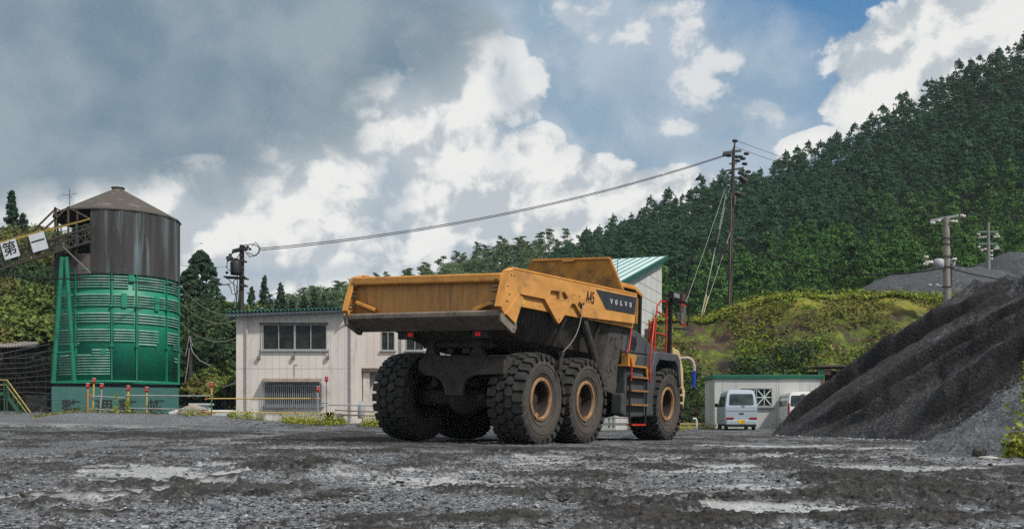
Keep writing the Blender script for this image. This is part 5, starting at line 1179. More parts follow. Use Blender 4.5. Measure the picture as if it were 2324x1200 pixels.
for k, nm, m, lab in (('cyp', 'forest', lm_cyp, 'dense dark cypress forest on the upper hillside'), ('ced', 'cedar_forest', lm_ced, 'bright cedar wood on the hillside')):
    if rest[k]:
        V = np.concatenate(rest[k]); o = link(nm, crown_mesh(nm, V, m)); tag(o, lab, None, None, 'stuff')

# pine ridge behind the truck
pines = [(crown_mesh('pine_crown', proto('pine', 9, 3.1, 500 + i, 1.1), lm_pine), trunk_mb(8.2, .20, .5, 6, i)) for i in range(4)]
ptr = []
for i, (_, tb_) in enumerate(pines):
    t_ = tb_.build('trunk', bark); ptr.append(t_.data); bpy.data.objects.remove(t_)
rg = np.random.default_rng(9); pc = []
for yy in np.arange(150, 268, 6.0):
    for xx in np.arange(-75, 20, 5.6):
        x = xx + rg.uniform(-2.4, 2.4); y = yy + rg.uniform(-2.4, 2.4); pxx = HX + F * x / y
        if not (520 < pxx < 1330) or y > 263: continue
        hp_ = float(Hpine(np.array(x), np.array(y)))
        if float(Hmain(np.array(x), np.array(y))) > hp_: continue
        if HY - F * (hp_ + 9 - CZ) / y > 720: continue
        pc.append((x, y, hp_))
rg.shuffle(pc); print('pines', len(pc))
lowcrown = [crown_mesh('low_crown', proto('broad', 8.5, 3.4, 560 + i, .55), lm_pine) for i in range(3)]
for (x, y, z) in pc:
    i = rg.integers(4); s_ = rg.uniform(.75, 1.2); far = rg.random() < .45 and y < 250
    o = empty('pine_tree', (x, y, z - .3), rg.random() * 6.28, 'loose-crowned pine on the distant ridge behind office and truck', 'tree', 'pines on the distant ridge'); o.scale = (s_, s_, s_)
    if far: link('crown', lowcrown[rg.integers(3)], o); o['label'] = 'round-crowned green tree among the pines of the distant ridge'; o['group'] = 'round trees on the distant ridge'
    else: link('crown', pines[i][0], o); link('trunk', ptr[i], o)

# single trees near the works
def tree(nm, kind, x, ytop, Y, h, r, m, label, seed, group=None, dens=1.0, limbs=5):
    tp_ = P(x, ytop, Y); zb = tp_.z - h; o = empty(nm, (tp_.x, Y, zb), 0, label, 'tree', group)
    link('crown', crown_mesh('crown', proto(kind, h, r, seed, dens), m), o); trunk_mb(h * .92, .03 * h * .5 + .08, .1, limbs, seed).build('trunk', bark, o); return o
for i, (x, yt, Y, h, r) in enumerate(((600, 627, 118, 11, 2.0), (571, 652, 116, 9, 1.7), (637, 644, 120, 10, 2.0), (712, 657, 122, 9, 1.6), (690, 674, 120, 8, 1.8), (662, 682, 121, 8, 1.6), (735, 672, 140, 8, 2.2))):
    tree('cedar_tree', 'spire', x, yt, Y, h, r, lm_dark, 'dark pointed cedar rising above the green office roof', 600 + i, 'dark cedars above the office roof')
tree('ivy_clad_tree', 'ivy', 457, 556, 84, 11, 1.45, lm_dark, 'tall narrow dark tree with rounded top right of the silo', 620, dens=1.3)
tree('ivy_clad_tree', 'ivy', 430, 600, 82, 9, 1.3, lm_dark, 'smaller ragged dark tree between the silo and the tall rounded one', 621, dens=.8)
tree('conifer_tree', 'spire', 26, 434, 88, 9, 1.8, lm_dark, 'dark pointed conifer against the sky at the far left', 622)
tree('conifer_tree', 'spire', 52, 486, 89, 6, 1.5, lm_dark, 'short dark conifer just right of the pointed one at far left', 623)
bl = [(20, 520, 84, 6, 3.4, 1), (75, 508, 86, 5.5, 3.2, 1), (115, 505, 88, 5, 2.6, 0), (-20, 505, 86, 6.5, 3.4, 1), (30, 610, 74, 7, 2.9, 1), (85, 625, 72, 6.5, 2.5, 0), (5, 655, 70, 6, 2.6, 0), (55, 690, 69, 5, 2.4, 0), (105, 700, 68.5, 4.5, 1.8, 0), (15, 715, 68, 4.5, 2.2, 1), (95, 590, 78, 7, 3.0, 2),
      (480, 660, 80, 6, 3.0, 2), (510, 700, 74, 5, 2.4, 2), (440, 670, 78, 6, 2.8, 2), (530, 665, 88, 6, 3.0, 0), (500, 690, 92, 6, 3.4, 0), (465, 740, 70, 5, 2.4, 2), (520, 760, 68, 4.5, 2.2, 2), (500, 815, 66, 3.4, 1.6, 0), (440, 800, 68, 4, 2.0, 2), (468, 845, 63, 2.8, 1.4, 1), (520, 850, 63, 2.4, 1.2, 0), (415, 720, 74, 5, 2.4, 2), (545, 690, 100, 6, 3.2, 2), (40, 560, 80, 7, 3, 2)]
LN = {0: ('leafy green broadleaf tree', lm_br), 1: ('olive yellow-green broadleaf tree', lm_br2), 2: ('dark green bushy tree', lm_dk)}
for i, (x, yt, Y, h, r, k) in enumerate(bl):
    side = 'left of the silo' if x < 200 else 'between silo and office'
    tree('broadleaf_tree', 'broad', x, yt, Y, h, r, LN[k][1], LN[k][0] + ' in the woods ' + side, 700 + i, LN[k][0] + 's ' + side, .9 if k != 2 else .8)

# ground cover on bank and weeds
def cover(name, n, fn, size, m, label, per=10, spread=.3, up=.25):
    rg_ = np.random.default_rng(len(name) * 31 + n); x, y, z = fn(n, rg_); n = len(x)
    d = rg_.normal(0, 1, (n, per, 3)); d[:, :, 2] = abs(d[:, :, 2]); s_ = (.5 + rg_.random((n, 1, 1)))
    Pn = np.stack([x, y, z], 1)[:, None, :] + d * np.array([spread, spread, up]) * s_; V = cards(Pn.reshape(-1, 3), d.reshape(-1, 3) + np.array([0, 0, .5]), size, .5, rg_)
    o = link(name, crown_mesh(name, V, m)); tag(o, label, None, None, 'stuff'); return o
def on_bank(thr, ymin, ymax, seed, xm=60):
    def f(n, r_):
        x = 7.8 + (min(xm, 36) - 7.8) * r_.random(n); y = 54.5 + (ymin + (ymax - ymin) * r_.random(n)) * 10; k = fbm(x * .5, y * .5, 3, seed) > thr; x, y = x[k], y[k]; return x, y, Hbank(x, y)
    return f
cover('bank_shrubs', 6000, on_bank(.565, 0, .42, 201), .20, lm_dk, 'low dark shrubs covering the lower grassy bank', 9, .30, .22)
cover('bank_grass', 6500, on_bank(.52, .05, 1.05, 202), .20, leafmat('bank_grass_leaf', (.06, .085, .02), (.13, .13, .03), (.17, .18, .045), .5), 'patchy grass on the bank', 8, .25, .12)
cover('bank_weeds', 1500, on_bank(.545, .0, 1.05, 203), .22, leafmat('bright_weed_leaf', (.10, .17, .015), (.18, .24, .02), (.22, .30, .04), .5), 'bright green weed clumps on the bank', 14, .26, .22)
cover('bank_top_grass', 4000, lambda n, r_: (lambda x: (x, 63 + 1.6 * r_.random(n), Hbank(x, 63.3 + 0 * x)))(9 + 30 * r_.random(n)), .18, lm_weed, 'yellow-green grass along the crest of the bank', 7, .2, .12)
def strip(x0, x1, y0, y1):
    def f(n, r_): x = x0 + (x1 - x0) * r_.random(n); y = y0 + (y1 - y0) * r_.random(n); k = fbm(x * .7, y * .7, 2, 5) > .45; x, y = x[k], y[k]; return x, y, G(x, y)
    return f
cover('yard_weeds', 900, strip(-14, -5.5, 43.6, 45.2), .10, lm_weed, 'yellow-green weeds in front of the pipe fence', 10, .12, .16)
cover('berm_weeds', 500, strip(-21, -13, 44.6, 45.8), .10, leafmat('dry_weed_leaf', (.14, .12, .03), (.22, .18, .05), (.2, .24, .05), .8), 'dry weeds on the gravel berm', 8, .14, .12)
cover('hut_weeds', 500, strip(6.2, 10.0, 48, 54), .10, lm_weed, 'weeds beside the prefab hut', 10, .14, .14)
cover('heap_weeds', 60, lambda n, r_: (lambda x, y: (x, y, np.maximum(Hsmall(x, y), 0)))(6.62 + .5 * r_.random(n), 13.1 + .8 * r_.random(n)), .10, lm_weed, 'yellow-green weeds by the small heap at right edge', 16, .05, .16)
cover('tall_weed', 26, lambda n, r_: (np.full(n, 7.05) + .05 * r_.random(n), np.full(n, 14.1), .5 + .75 * r_.random(n)), .06, lm_weed, 'tall thin weed at the right edge', 10, .03, .08)
cover('berm_tall_weeds', 30, lambda n, r_: (lambda i: (P(262, 0, 44.3).x + (i % 2) * .5 + .04 * r_.random(n), np.full(n, 44.3), .8 + .75 * r_.random(n)))(np.arange(n)), .10, lm_weed, 'two tall yellow-green weeds on the gravel berm', 12, .05, .08)
cover('wood_undergrowth', 2600, lambda n, r_: (lambda x, y: (x, y, H(x, y) + .2))(-42 + 27 * r_.random(n), 64 + 34 * r_.random(n)), .40, lm_dk, 'dark undergrowth in the woods behind silo and office', 14, .8, .7)

# ------------------------------------------------------------------ vans
tyre_m = mat('small_tyre', (.018, .018, .018), None, rough=.85); van_glass = mat('van_glass', (.008, .014, .020), (.05, .075, .075), 2.0, .10, spec=.3)
red_dark = mat('van_tail_light', (.28, .012, .02), (.18, .01, .015), 8, .25)
def make_van(name, x, Y, yaw, paint, label, W=.74, Hh=1.88, Lg=3.3, rs=.20, win=(1.17, 1.68), low_lights=True, wide=.56):
    v = empty(name, (x, Y, gz(x, Y)), -yaw, label, 'van')
    prof = [(.24, .66), (.30, .715), (.50, .735), (.95, .74), (1.08, .735), (1.5, .675), (Hh - .14, .635), (Hh - .05, .58), (Hh - .01, .46), (Hh, .2)]
    prof = [(z, w * W / .74) for z, w in prof]
    def ysh(z): return rs * max(0, (z - 1.0) / (Hh - 1.0)) ** 1.6
    def fsh(z): return .12 + .75 * max(0, (z - .95) / (Hh - .95)) ** 1.1 if z > .95 else .12 * z / .95
    q = MB(); st = [(0, .97), (.03, .99), (.10, 1), (.9, 1), (.97, .985), (1, .95)]; n = len(prof); rows = []
    for t, k in st:
        r = []
        for z, w in prof:
            y = ysh(z) + t * (Lg - ysh(z) - fsh(z)); r.append((w * k, y, z))
        rows.append(r + [(-a, b, c_) for a, b, c_ in r[::-1]])
    vs = [p for r in rows for p in r]; m = 2 * n; fs = [(i * m + j, i * m + (j + 1) % m, (i + 1) * m + (j + 1) % m, (i + 1) * m + j) for i in range(len(st) - 1) for j in range(m)]
    for e_ in (0, len(st) - 1): fs += [(e_ * m + j, e_ * m + j + 1, e_ * m + m - 2 - j, e_ * m + m - 1 - j) for j in range(n - 1)]
    q.add(vs, fs, 0, False); q.build('body', paint, v)
    q = MB(); a, b = win; w = wide; pts = [(-w, a + .04), (-w + .04, a), (w - .04, a), (w, a + .04), (w * .95, b - .05), (w * .95 - .05, b), (-w * .95 + .05, b), (-w * .95, b - .05)]
    q.add([(px_, ysh(z) - .012, z) for px_, z in pts] + [(px_, ysh(z) + .03, z) for px_, z in pts], [tuple(range(8))] + [(i, (i + 1) % 8, 8 + (i + 1) % 8, 8 + i) for i in range(8)]); rw = q.build('rear_window', van_glass, v)
    q = MB(); q.bar((0, ysh(a) - .03, a - .02), (.15, ysh(a) - .03, a - .08), .02); q.build('wiper', black_mat, rw)
    for s in (-1, 1):
        q = MB()
        for (y0, y1) in ((.35, 1.25), (1.32, 2.35)):
            zz = [1.10, 1.60]; xw = lambda z: s * (np.interp(z, [p[0] for p in prof], [p[1] for p in prof]) + .006)
            q.add([(xw(1.10), y0, 1.10), (xw(1.10), y1 + (.25 if y1 > 2 else 0), 1.10), (xw(1.6), y1 - (.12 if y1 > 2 else 0), 1.60), (xw(1.6), y0 + .05, 1.60)], [(0, 1, 2, 3)])
        q.build('side_window', van_glass, v, fixn=False)
        q = MB()
        if low_lights: q.box(min(s * .70, s * .36), max(s * .70, s * .36), -.03, .05, .50, .60)
        else: q.box(min(s * .745, s * .66), max(s * .745, s * .66), -.02, .10, .70, 1.25)
        q.build('tail_light', red_dark, v, bevel=.01)
        q = MB(); q.box(min(s * .76, s * .92), max(s * .76, s * .92), 2.35, 2.42, 1.10, 1.28); q.build('mirror', black_mat, v, bevel=.02)
        for y in (.55, 2.75):
            w_ = MB(); w_.lathe([(.0, -.07), (.20, -.07), (.265, -.06), (.275, 0), (.265, .06), (.20, .07), (0, .07)], (s * .63 * W / .74, y, .275), 'x', 24, 0); wo_ = w_.build('wheel', tyre_m, v)
            w_ = MB(); w_.lathe([(0, .075), (.15, .078), (.17, .07)], (s * .63 * W / .74, y, .275), 'x', 16, 0); w_.build('hub', alu, wo_)
    q = MB(); q.box(-.69, .69, -.05, .10, .26, .47); q.build('bumper', paint, v, bevel=.03)
    q = MB(); q.box(-.66, .66, -.02, .25, .16, .27); q.box(-.6, .6, .2, 3.0, .2, .3); q.box(-.1, .1, -.016, .02, .74, .80); q.build('underbody', black_mat, v)
    q = MB(); q.box(-.70, .70, -.008, .02, .875, .89); q.build('tailgate_seam', mat('seam_dark', (.08, .09, .1), None), v)
    return v
silver = mat('silver_van_paint', (.38, .44, .50), (.36, .42, .48), 2, .35, metal=.25, coat=.3); wpaint = mat('white_van_paint', (.66, .67, .66), (.62, .63, .62), 2, .35, coat=.3)
v1 = make_van('parked_van', P(1683, 0, 47.2).x, 47.2, R(4), silver, 'pale silver small van parked with its back to the yard before the hut')
q = MB(); q.box(-.16, .16, -.064, -.05, .33, .49); pl = q.build('number_plate', mat('yellow_plate', (.70, .46, .02), None, rough=.5), v1)
text('plate_number', '・・81-53', decal_black, Matrix(((1, 0, 0, 0), (0, 0, 1, -.067), (0, 1, 0, .40), (0, 0, 0, 1))), pl, .10, .62, .002, .002)
q = MB(); q.box(-.12, .12, .08, .14, 1.63, 1.67)
v2 = make_van('parked_van', P(1824, 0, 49).x, 49, R(2), wpaint, 'white van half hidden behind the dark gravel heap, dark rear window', Hh=1.80, rs=.12, win=(1.10, 1.62), low_lights=False, wide=.62)
q = MB(); q.tube([(.45, .6, 1.79), (.46, .75, 2.15)], .008, 5); q.build('antenna', black_mat, v2)
q = MB(); q.box(-.10, .10, .02, .08, 1.66, 1.70); q.build('brake_lamp', mat('pale_lamp', (.5, .35, .35), None), v2)

# ------------------------------------------------------------------ pipe fence with warning lamps
pipe_grey = mat('galvanised_pipe', (.34, .35, .36), (.25, .25, .25), 6, .5, metal=.3); pipe_yel = mat('yellow_pipe', (.50, .33, .04), (.34, .26, .12), 5, .55, c3=(.3, .3, .3), sc3=2, t3=(.6, .75)); pipe_or = mat('orange_pipe', (.45, .20, .04), (.3, .14, .04), 6, .6)
lamp_red = mat('warning_lamp_red', (.42, .015, .012), (.25, .01, .01), 14, .35)
FY = 45.0
fence = empty('pipe_fence', P(500, 955, FY), 0, 'low barrier fence of horizontal steel pipes in front of silo and office', 'fence'); fo = Vector(fence.location)
def fr_(name, m, *segs, r=.028):
    q = MB()
    for (a, b) in segs: q.tube([P(a[0], a[1], a[2] if len(a) > 2 else FY) - fo, P(b[0], b[1], b[2] if len(b) > 2 else FY) - fo], r, 8)
    return parts(q, name, m, fence)
fr_('rail', pipe_grey, ((202, 898), (292, 903)), ((285, 897, 44.9), (480, 898)), ((204, 927), (290, 933))); fr_('rail', pipe_grey, ((283, 926, 44.9), (474, 929)))
fr_('rail', pipe_yel, ((473, 904), (727, 904)), ((465, 934), (740, 938))); fr_('rail', pipe_grey, ((728, 913, 44.8), (745, 914, 44.8)), ((745, 918), (850, 920)), ((632, 942, 46), (850, 942, 46)))
fr_('rail', mat('rusty_rail', (.13, .09, .07), (.2, .17, .14), 5, .8), ((727, 938), (850, 943)), ((640, 945), (640, 955)), ((760, 930), (850, 934)))
fr_('rail', pipe_or, ((192, 899), (206, 895)), ((465, 906), (482, 902)), ((466, 938), (490, 937)))
fr_('post', mat('green_post', (.01, .14, .07), (.02, .10, .06), 4, .6), ((293, 895), (293, 945)), ((480, 895), (480, 962)), r=.03)
def lamp_post(x, yt, yb, m, Y, label, x2=None, r=.04, lamp=True, rope=False):
    a = P(x, yb, Y); b = P(x if x2 is None else x2, yt, Y); a.z = max(a.z - .2, gz(a.x, Y) - .1)
    o = empty('warning_post', a, 0, label, 'warning post', 'warning posts along the pipe fence')
    q = MB(); q.tube([(0, 0, 0), b - a], r, 8); parts(q, 'post', m, o)
    if rope: q = MB(); q.tube([b - a, P(x + 12 if x2 is None else x - 14, yb, Y) - a], .008, 4); q.tube([b - a, P(x - 6, yb, Y) - a], .008, 4); q.build('rope', cable_grey, o)
    if lamp:
        q = MB(); t = b - a; q.lathe([(0, 0), (.075, 0), (.08, .03), (.08, .17), (.06, .20), (0, .20)], t, 'z', 12); lo_ = q.build('lamp', lamp_red, o)
        q = MB(); q.lathe([(0, .20), (.085, .20), (.085, .225), (0, .23)], t, 'z', 12); q.cbox(t + Vector((0, -.085, .1)), (.035, .02, .035)); q.build('lamp_cap', mat('lamp_cap', (.5, .4, .38), None), lo_)
    return o
lamp_post(199, 880, 940, pipe_or, 44.9, 'orange post with red lamp at the left end of the fence')
lamp_post(210, 869, 940, pipe_yel, 45.1, 'tallest yellow post with red lamp on the left of the fence', 213)
lamp_post(226, 881, 935, pipe_grey, 45.3, 'leaning grey post with red lamp and ropes', 231, rope=True)
lamp_post(291, 886, 898, pipe_yel, 44.95, 'green and yellow post with red lamp at the rail joint before the silo base', r=.045)
lamp_post(333, 889, 938, pipe_yel, 45.2, 'yellow post with red lamp over the rightmost painted character')
lamp_post(480, 878, 900, pipe_yel, 45.1, 'green post with orange top and red lamp between silo and office')
lamp_post(721, 888, 945, pipe_grey, 44.8, 'grey post with red and yellow lamp in front of the barred window')
q = MB(); q.box(-.07, .07, -.05, .05, 0, .16)
lamp_post(741, 865, 948, mat('rusty_pole', (.16, .10, .07), (.25, .22, .2), 5, .8), 44.9, 'thin rusty post with small red top beside the barred window', r=.025)
bk = MB(); bk.lathe([(0, 0), (.13, 0), (.16, .5), (.17, .5), (.17, .52), (.14, .52), (.12, .1), (0, .1)], (0, 0, 0), 'z', 16)
o = bk.build('rusty_bucket', mat('rusty_drum', (.10, .055, .04), (.06, .04, .032), 5, .85)); p = P(749, 951, 44.6); o.location = (p.x, 44.6, gz(p.x, 44.6)); tag(o, 'rust-brown steel bucket standing at the pipe fence', 'bucket')
def lump(name, x, y, Y, w, hh, m, label, cat, seed=1, sub=3):
    bm = bmesh.new(); bmesh.ops.create_icosphere(bm, subdivisions=sub, radius=1)
    co_ = np.array([v.co[:] for v in bm.verts]); nn = fbm(co_[:, 0] * 1.6 + seed * 7, co_[:, 1] * 1.6 + co_[:, 2] * 1.3, 3, seed)
    for v, k in zip(bm.verts, nn): v.co *= .7 + .6 * k; v.co.x *= w; v.co.y *= w * .8; v.co.z *= hh
    me = bpy.data.meshes.new(name); bm.to_mesh(me); bm.free(); me.materials.append(m); o = link(name, me); p = P(x, y, Y); o.location = (p.x, Y, gz(p.x, Y) + hh * .4); return tag(o, label, cat)
rockm = mat('pale_rock', (.20, .17, .15), (.30, .27, .25), 5, .9, .3, 12, c3=(.10, .045, .03), sc3=2.5, t3=(.5, .62)); rockd = mat('dark_rock', (.07, .065, .06), (.10, .095, .09), 5, .9, .3, 12)
lump('rock', 438, 945, 46.5, .75, .55, rockm, 'reddish and grey boulder behind the pipe fence beside the silo', 'rock', 3); lump('rock', 772, 945, 45.6, .28, .25, rockd, 'dark rough lump of rubble right of the rusty bucket', 'rock', 5)
lump('rock', 524, 955, 44.4, .16, .10, rockd, 'small stone at the foot of the fence left of the office', 'rock', 7); lump('rock', 2222, 1018, 13.9, .10, .11, mudm, 'dark brown clod at the foot of the small gravel heap', 'rock', 9); lump('rock', 2243, 1030, 13.1, .12, .025, mat('flat_stone', (.34, .33, .30), None, rough=.9), 'flat pale stone in front of the small gravel heap', 'rock', 11)
ts = MB(); ts.lathe([(0, 0), (.55, 0), (.6, .1), (.6, .25)], (0, 0, 0), 'z', 20)
wt = MB(); wt.prism([(-1.6, 0), (-1.7, .30), (-1.3, .42), (1.5, .42), (1.9, .28), (1.9, 0)], -.5, .5, 1); o = wt.build('covered_tank', mat('pale_cover', (.50, .52, .52), (.4, .42, .42), 3, .7), bevel=.08); p = P(462, 935, 52); o.location = (p.x, 52, .62); tag(o, 'long low white cover lying behind the fence beside the silo', 'cover')
wt = MB(); wt.box(-.6, .6, -.4, .4, 0, .10); wt.box(-.5, .5, -.3, .3, -.6, 0); o = wt.build('white_box', mat('pale_box', (.42, .44, .42), None, rough=.8)); p = P(458, 918, 56); o.location = (p.x, 56, 1.35); tag(o, 'pale flat box lid behind the fence left of the office', 'box')
lt = MB(); p0 = P(500, 880, 58); lt.add([P(505, 880, 57.5) - p0, P(537, 868, 57.5) - p0, P(537, 868, 62) - p0, P(505, 880, 62) - p0, P(505, 877, 57.5) - p0, P(537, 865, 57.5) - p0, P(537, 865, 62) - p0, P(505, 877, 62) - p0], [(0, 1, 2, 3), (7, 6, 5, 4), (0, 4, 5, 1), (3, 2, 6, 7), (0, 3, 7, 4), (1, 5, 6, 2)])
o = empty('carport', p0, 0, 'small pale canopy roof at the left side wall of the office', 'canopy'); lt.build('roof', mat('pale_canopy', (.32, .31, .28), (.26, .25, .22), 3, .8), o); q = MB(); q.tube([P(510, 880, 58) - p0, P(510, 950, 58) - p0], .04, 6); parts(q, 'post', steel_old, o)

# fences right of and behind the truck
wood = mat('pale_timber', (.36, .28, .13), (.28, .22, .12), 4, .8)
lf = empty('timber_fence', P(1570, 972, 50), 0, 'low pale timber rail fence between truck front wheel and hut', 'fence'); p0 = Vector(lf.location)
for y in (961, 969):
    q = MB(); q.bar(P(1530, y, 50) - p0, P(1602, y, 50) - p0, .05, .09); q.build('rail', wood, lf)
for x in (1537, 1562, 1598): q = MB(); q.bar(P(x, 975, 50.05) - p0, P(x, 958, 50.05) - p0, .07); parts(q, 'post', wood, lf)
q = MB(); a = P(1581, 974, 49.6); q.tube([(0, 0, 0), (0, 0, .42), (-.04, 0, .50), (-.12, 0, .52), (-.16, 0, .46)], .045, 8); o = q.build('white_standpipe', mat('white_pvc', (.5, .5, .46), None, rough=.5)); o.location = (a.x, 49.6, gz(a.x, 49.6)); tag(o, 'short white hooked pipe standing at the timber fence', 'pipe')
lf = empty('low_fence', P(1400, 965, 47), 0, 'low grey and green barrier seen under the truck between its wheels', 'fence'); p0 = Vector(lf.location)
q = MB(); q.bar(P(1340, 947, 47) - p0, P(1440, 948, 47) - p0, .06); q.bar(P(1340, 962, 47) - p0, P(1440, 962, 47) - p0, .08, .12); q.build('rail', mat('grey_timber', (.12, .11, .10), (.2, .19, .18), 3, .8), lf)
q = MB()
for x in (1352, 1382, 1392, 1428): q.bar(P(x, 972, 47.05) - p0, P(x, 936, 47.05) - p0, .09)
parts(q, 'post', mat('pale_green_post', (.12, .20, .15), (.2, .22, .2), 3, .8), lf)
# standpipe with blue hose in front of the truck
o = empty('bent_standpipe', (P(1530, 0, 33).x, 33, gz(13, 33)), 0, 'bent rusty-grey standpipe with a blue hose end beyond the truck nose', 'standpipe'); p0 = Vector(o.location)
q = MB(); q.tube([(-.35, 0, 0), (-.35, 0, 2.2)] , .055, 8); q.tube([(-.35, 0, 2.45)] + [P(x, y, 33) - p0 for x, y in ((1535, 813.5), (1560, 812), (1568, 815), (1573, 822), (1575, 832), (1575.5, 842))], .055, 10); q.tube([(-.35, 0, 2.15), (-.35, 0, 2.48)], .055, 8)
q.build('pipe', mat('pinkish_rust_pipe', (.30, .20, .18), (.42, .38, .36), 6, .7), o)
q = MB(); q.tube([P(1575.5, 841, 33) - p0, P(1575, 860, 33) - p0, P(1574, 879, 33) - p0], [.06, .065, .055], 10); q.build('hose', mat('blue_hose', (.012, .05, .36), (.01, .03, .22), 6, .6), o)

# ------------------------------------------------------------------ utility poles
woodpole = mat('dark_pole', (.030, .026, .023), (.055, .045, .038), 4, .85); concpole = mat('concrete_pole', (.25, .23, .205), (.19, .175, .16), 3, .85, c3=(.2, .13, .09), sc3=2, t3=(.6, .75)); porc = mat('porcelain', (.52, .50, .47), (.3, .28, .26), 10, .4); greymet = mat('grey_transformer', (.34, .35, .37), (.28, .28, .30), 4, .5)
def pole(name, xb, xt, yt, Y, zb, r0, r1, m, label):
    b = P(xb, 900, Y); t = P(xt, yt, Y); b.z = zb; o = empty(name, b, 0, label, 'utility pole'); q = MB(); q.tube([(0, 0, 0), t - b], [r0, r1], 12); q.build('mast', m, o); return o, b
def pt(o0_, x, y, Y, dy=0): v = P(x, y, Y) - o0_; v.y += dy; return v
# A: behind the office
YA = 64; pa, ba = pole('utility_pole', 546, 549, 556, YA, 1, .19, .15, woodpole, 'dark wooden utility pole crowded with crossarms and transformer behind the office')
q = MB()
for (x0, y0, x1, y1, w) in ((530, 570, 560, 562, .12), (516, 588, 558, 593, .10), (510, 629, 562, 632, .10), (517, 586, 530, 588, .2), (545, 648, 560, 648, .1)):
    for d in (-.25, .25): q.bar(pt(ba, x0, y0, YA, d), pt(ba, x1, y1, YA, d), w)
parts(q, 'crossarm', woodpole, pa)
q = MB(); q.lathe([(0, -.45), (.30, -.45), (.33, -.3), (.33, .3), (.26, .42), (0, .45)], pt(ba, 535, 607, YA - .5), 'z', 16); parts(q, 'transformer', black_mat, pa)
q = MB()
for (x, y) in ((565, 562), (570, 567), (562, 568), (532, 574), (528, 600), (521, 592), (518, 620), (530, 622), (554, 612), (525, 580), (541, 570), (540, 590), (556, 630)): q.lathe([(0, -.09), (.07, -.07), (.09, 0), (.07, .07), (0, .09)], pt(ba, x, y, YA, -.3), 'x', 8)
parts(q, 'insulator', black_mat, pa)
q = MB()
for pts in (((549, 560), (575, 556), (590, 562), (592, 575), (580, 582), (565, 575)), ((558, 570), (570, 585), (585, 582), (594, 565), (583, 552), (575, 560)), ((520, 590), (518, 610), (528, 618), (536, 612)), ((530, 575), (527, 590), (532, 600)), ((520, 645), (527, 655), (530, 668), (538, 670), (545, 660)), ((545, 630), (533, 640), (535, 655), (541, 690)), ((518, 630), (528, 642), (540, 650), (541, 705)), ((549, 575), (540, 590), (542, 640), (545, 700))):
    q.tube([pt(ba, x, y, YA, -.35) for x, y in pts], .028, 5, cap=False)
q.build('jumper_wire', cable_m, pa)
# B: tall pole on the bank
YB = 75; pb, bb = pole('utility_pole', 1655, 1665, 340, YB, 7.5, .17, .12, woodpole, 'tallest dark utility pole with guy wires standing behind the bank')
q = MB(); q.bar(pt(bb, 1666, 345, YB), pt(bb, 1668, 318, YB), .10); q.bar(pt(bb, 1661, 345, YB), pt(bb, 1668, 325, YB), .05); q.build('top_bracket', woodpole, pb)
q = MB()
for (x0, y0, x1, y1, w) in ((1641, 347, 1682, 342, .15), (1641, 389, 1688, 381, .13), (1650, 400, 1682, 403, .10), (1655, 372, 1672, 371, .10)): q.bar(pt(bb, x0, y0, YB), pt(bb, x1, y1, YB), w)
q.bar(pt(bb, 1642, 347, YB), pt(bb, 1658, 355, YB), .05); parts(q, 'crossarm', mat('pole_arm_grey', (.10, .11, .11), (.06, .06, .06), 4, .7), pb)
q = MB()
for (x, y) in ((1686, 360), (1690, 372), (1672, 356), (1646, 352), (1688, 398), (1654, 353), (1650, 350), (1680, 356), (1694, 349), (1674, 365), (1698, 390), (1681, 393), (1668, 320)): q.lathe([(0, -.22), (.09, -.18), (.13, 0), (.09, .18), (0, .22)], pt(bb, x, y, YB), 'x', 8)
parts(q, 'insulator', black_mat, pb)
q = MB(); q.tube([pt(bb, 1678, 401, YB), pt(bb, 1694, 413, YB)], .20, 10); q.tube([pt(bb, 1668, 438, YB), pt(bb, 1680, 441, YB)], .18, 8); q.tube([pt(bb, 1672, 541, YB), pt(bb, 1693, 544, YB)], .10, 8); parts(q, 'cable_box', black_mat, pb)
q = MB(); q.tube([pt(bb, 1659, 440, YB, -.2), pt(bb, 1654, 690, YB, -.2)], .04, 6); q.tube([pt(bb, 1667, 445, YB, -.2), pt(bb, 1666, 466, YB, -.2)], .06, 6); parts(q, 'conduit', mat('conduit', (.14, .11, .10), None), pb)
gw = empty('guy_wire', P(1593, 715, 71), 0, 'bundle of guy wires with pale lower ends and black sleeves beside the tall pole', 'guy wire'); g0 = Vector(gw.location)
q = MB(); anch = [((1592, 716, 70.5), (1648, 440, YB)), ((1595, 716, 70.8), (1660, 520, YB)), ((1591, 716, 70.4), (1645, 470, YB))]
for a, b in anch: q.tube([P(*a) - g0, P(*b) - g0], .025, 5)
q.build('wire', mat('guy_steel', (.20, .21, .20), None, rough=.5), gw)
q = MB(); q.tube([P(1590, 722, 70.4) - g0, P(1603, 668, 71.4) - g0], .05, 6); q.tube([P(1594, 722, 70.6) - g0, P(1607, 672, 71.4) - g0], .05, 6); parts(q, 'guard_tube', mat('pale_guard', (.36, .27, .14), (.28, .22, .12), 4, .7), gw)
q = MB()
for (x0, y0, x1, y1) in ((1631, 520, 1625, 548), (1627, 550, 1621, 580), (1640, 566, 1631, 600), (1648, 553, 1641, 578)): q.tube([P(x0, y0, 73) - g0, P(x1, y1, 73) - g0], .09, 8)
parts(q, 'sleeve', black_mat, gw)
gw = empty('guy_wire', P(1563, 700, 60), 0, 'single thin stay wire with two black sleeves above the truck mirror', 'guy wire'); g0 = Vector(gw.location)
q = MB(); q.tube([P(1555, 690, 58) - g0, P(1598, 570, 66) - g0, P(1645, 430, YB) - g0], .018, 5); q.build('wire', mat('guy_steel', (.2, .2, .2), None), gw)
q = MB(); q.tube([P(1573, 575, 62) - g0, P(1555, 608, 62) - g0], .09, 8); q.tube([P(1566, 649, 60) - g0, P(1554, 676, 60) - g0], .085, 8); parts(q, 'sleeve', black_mat, gw)
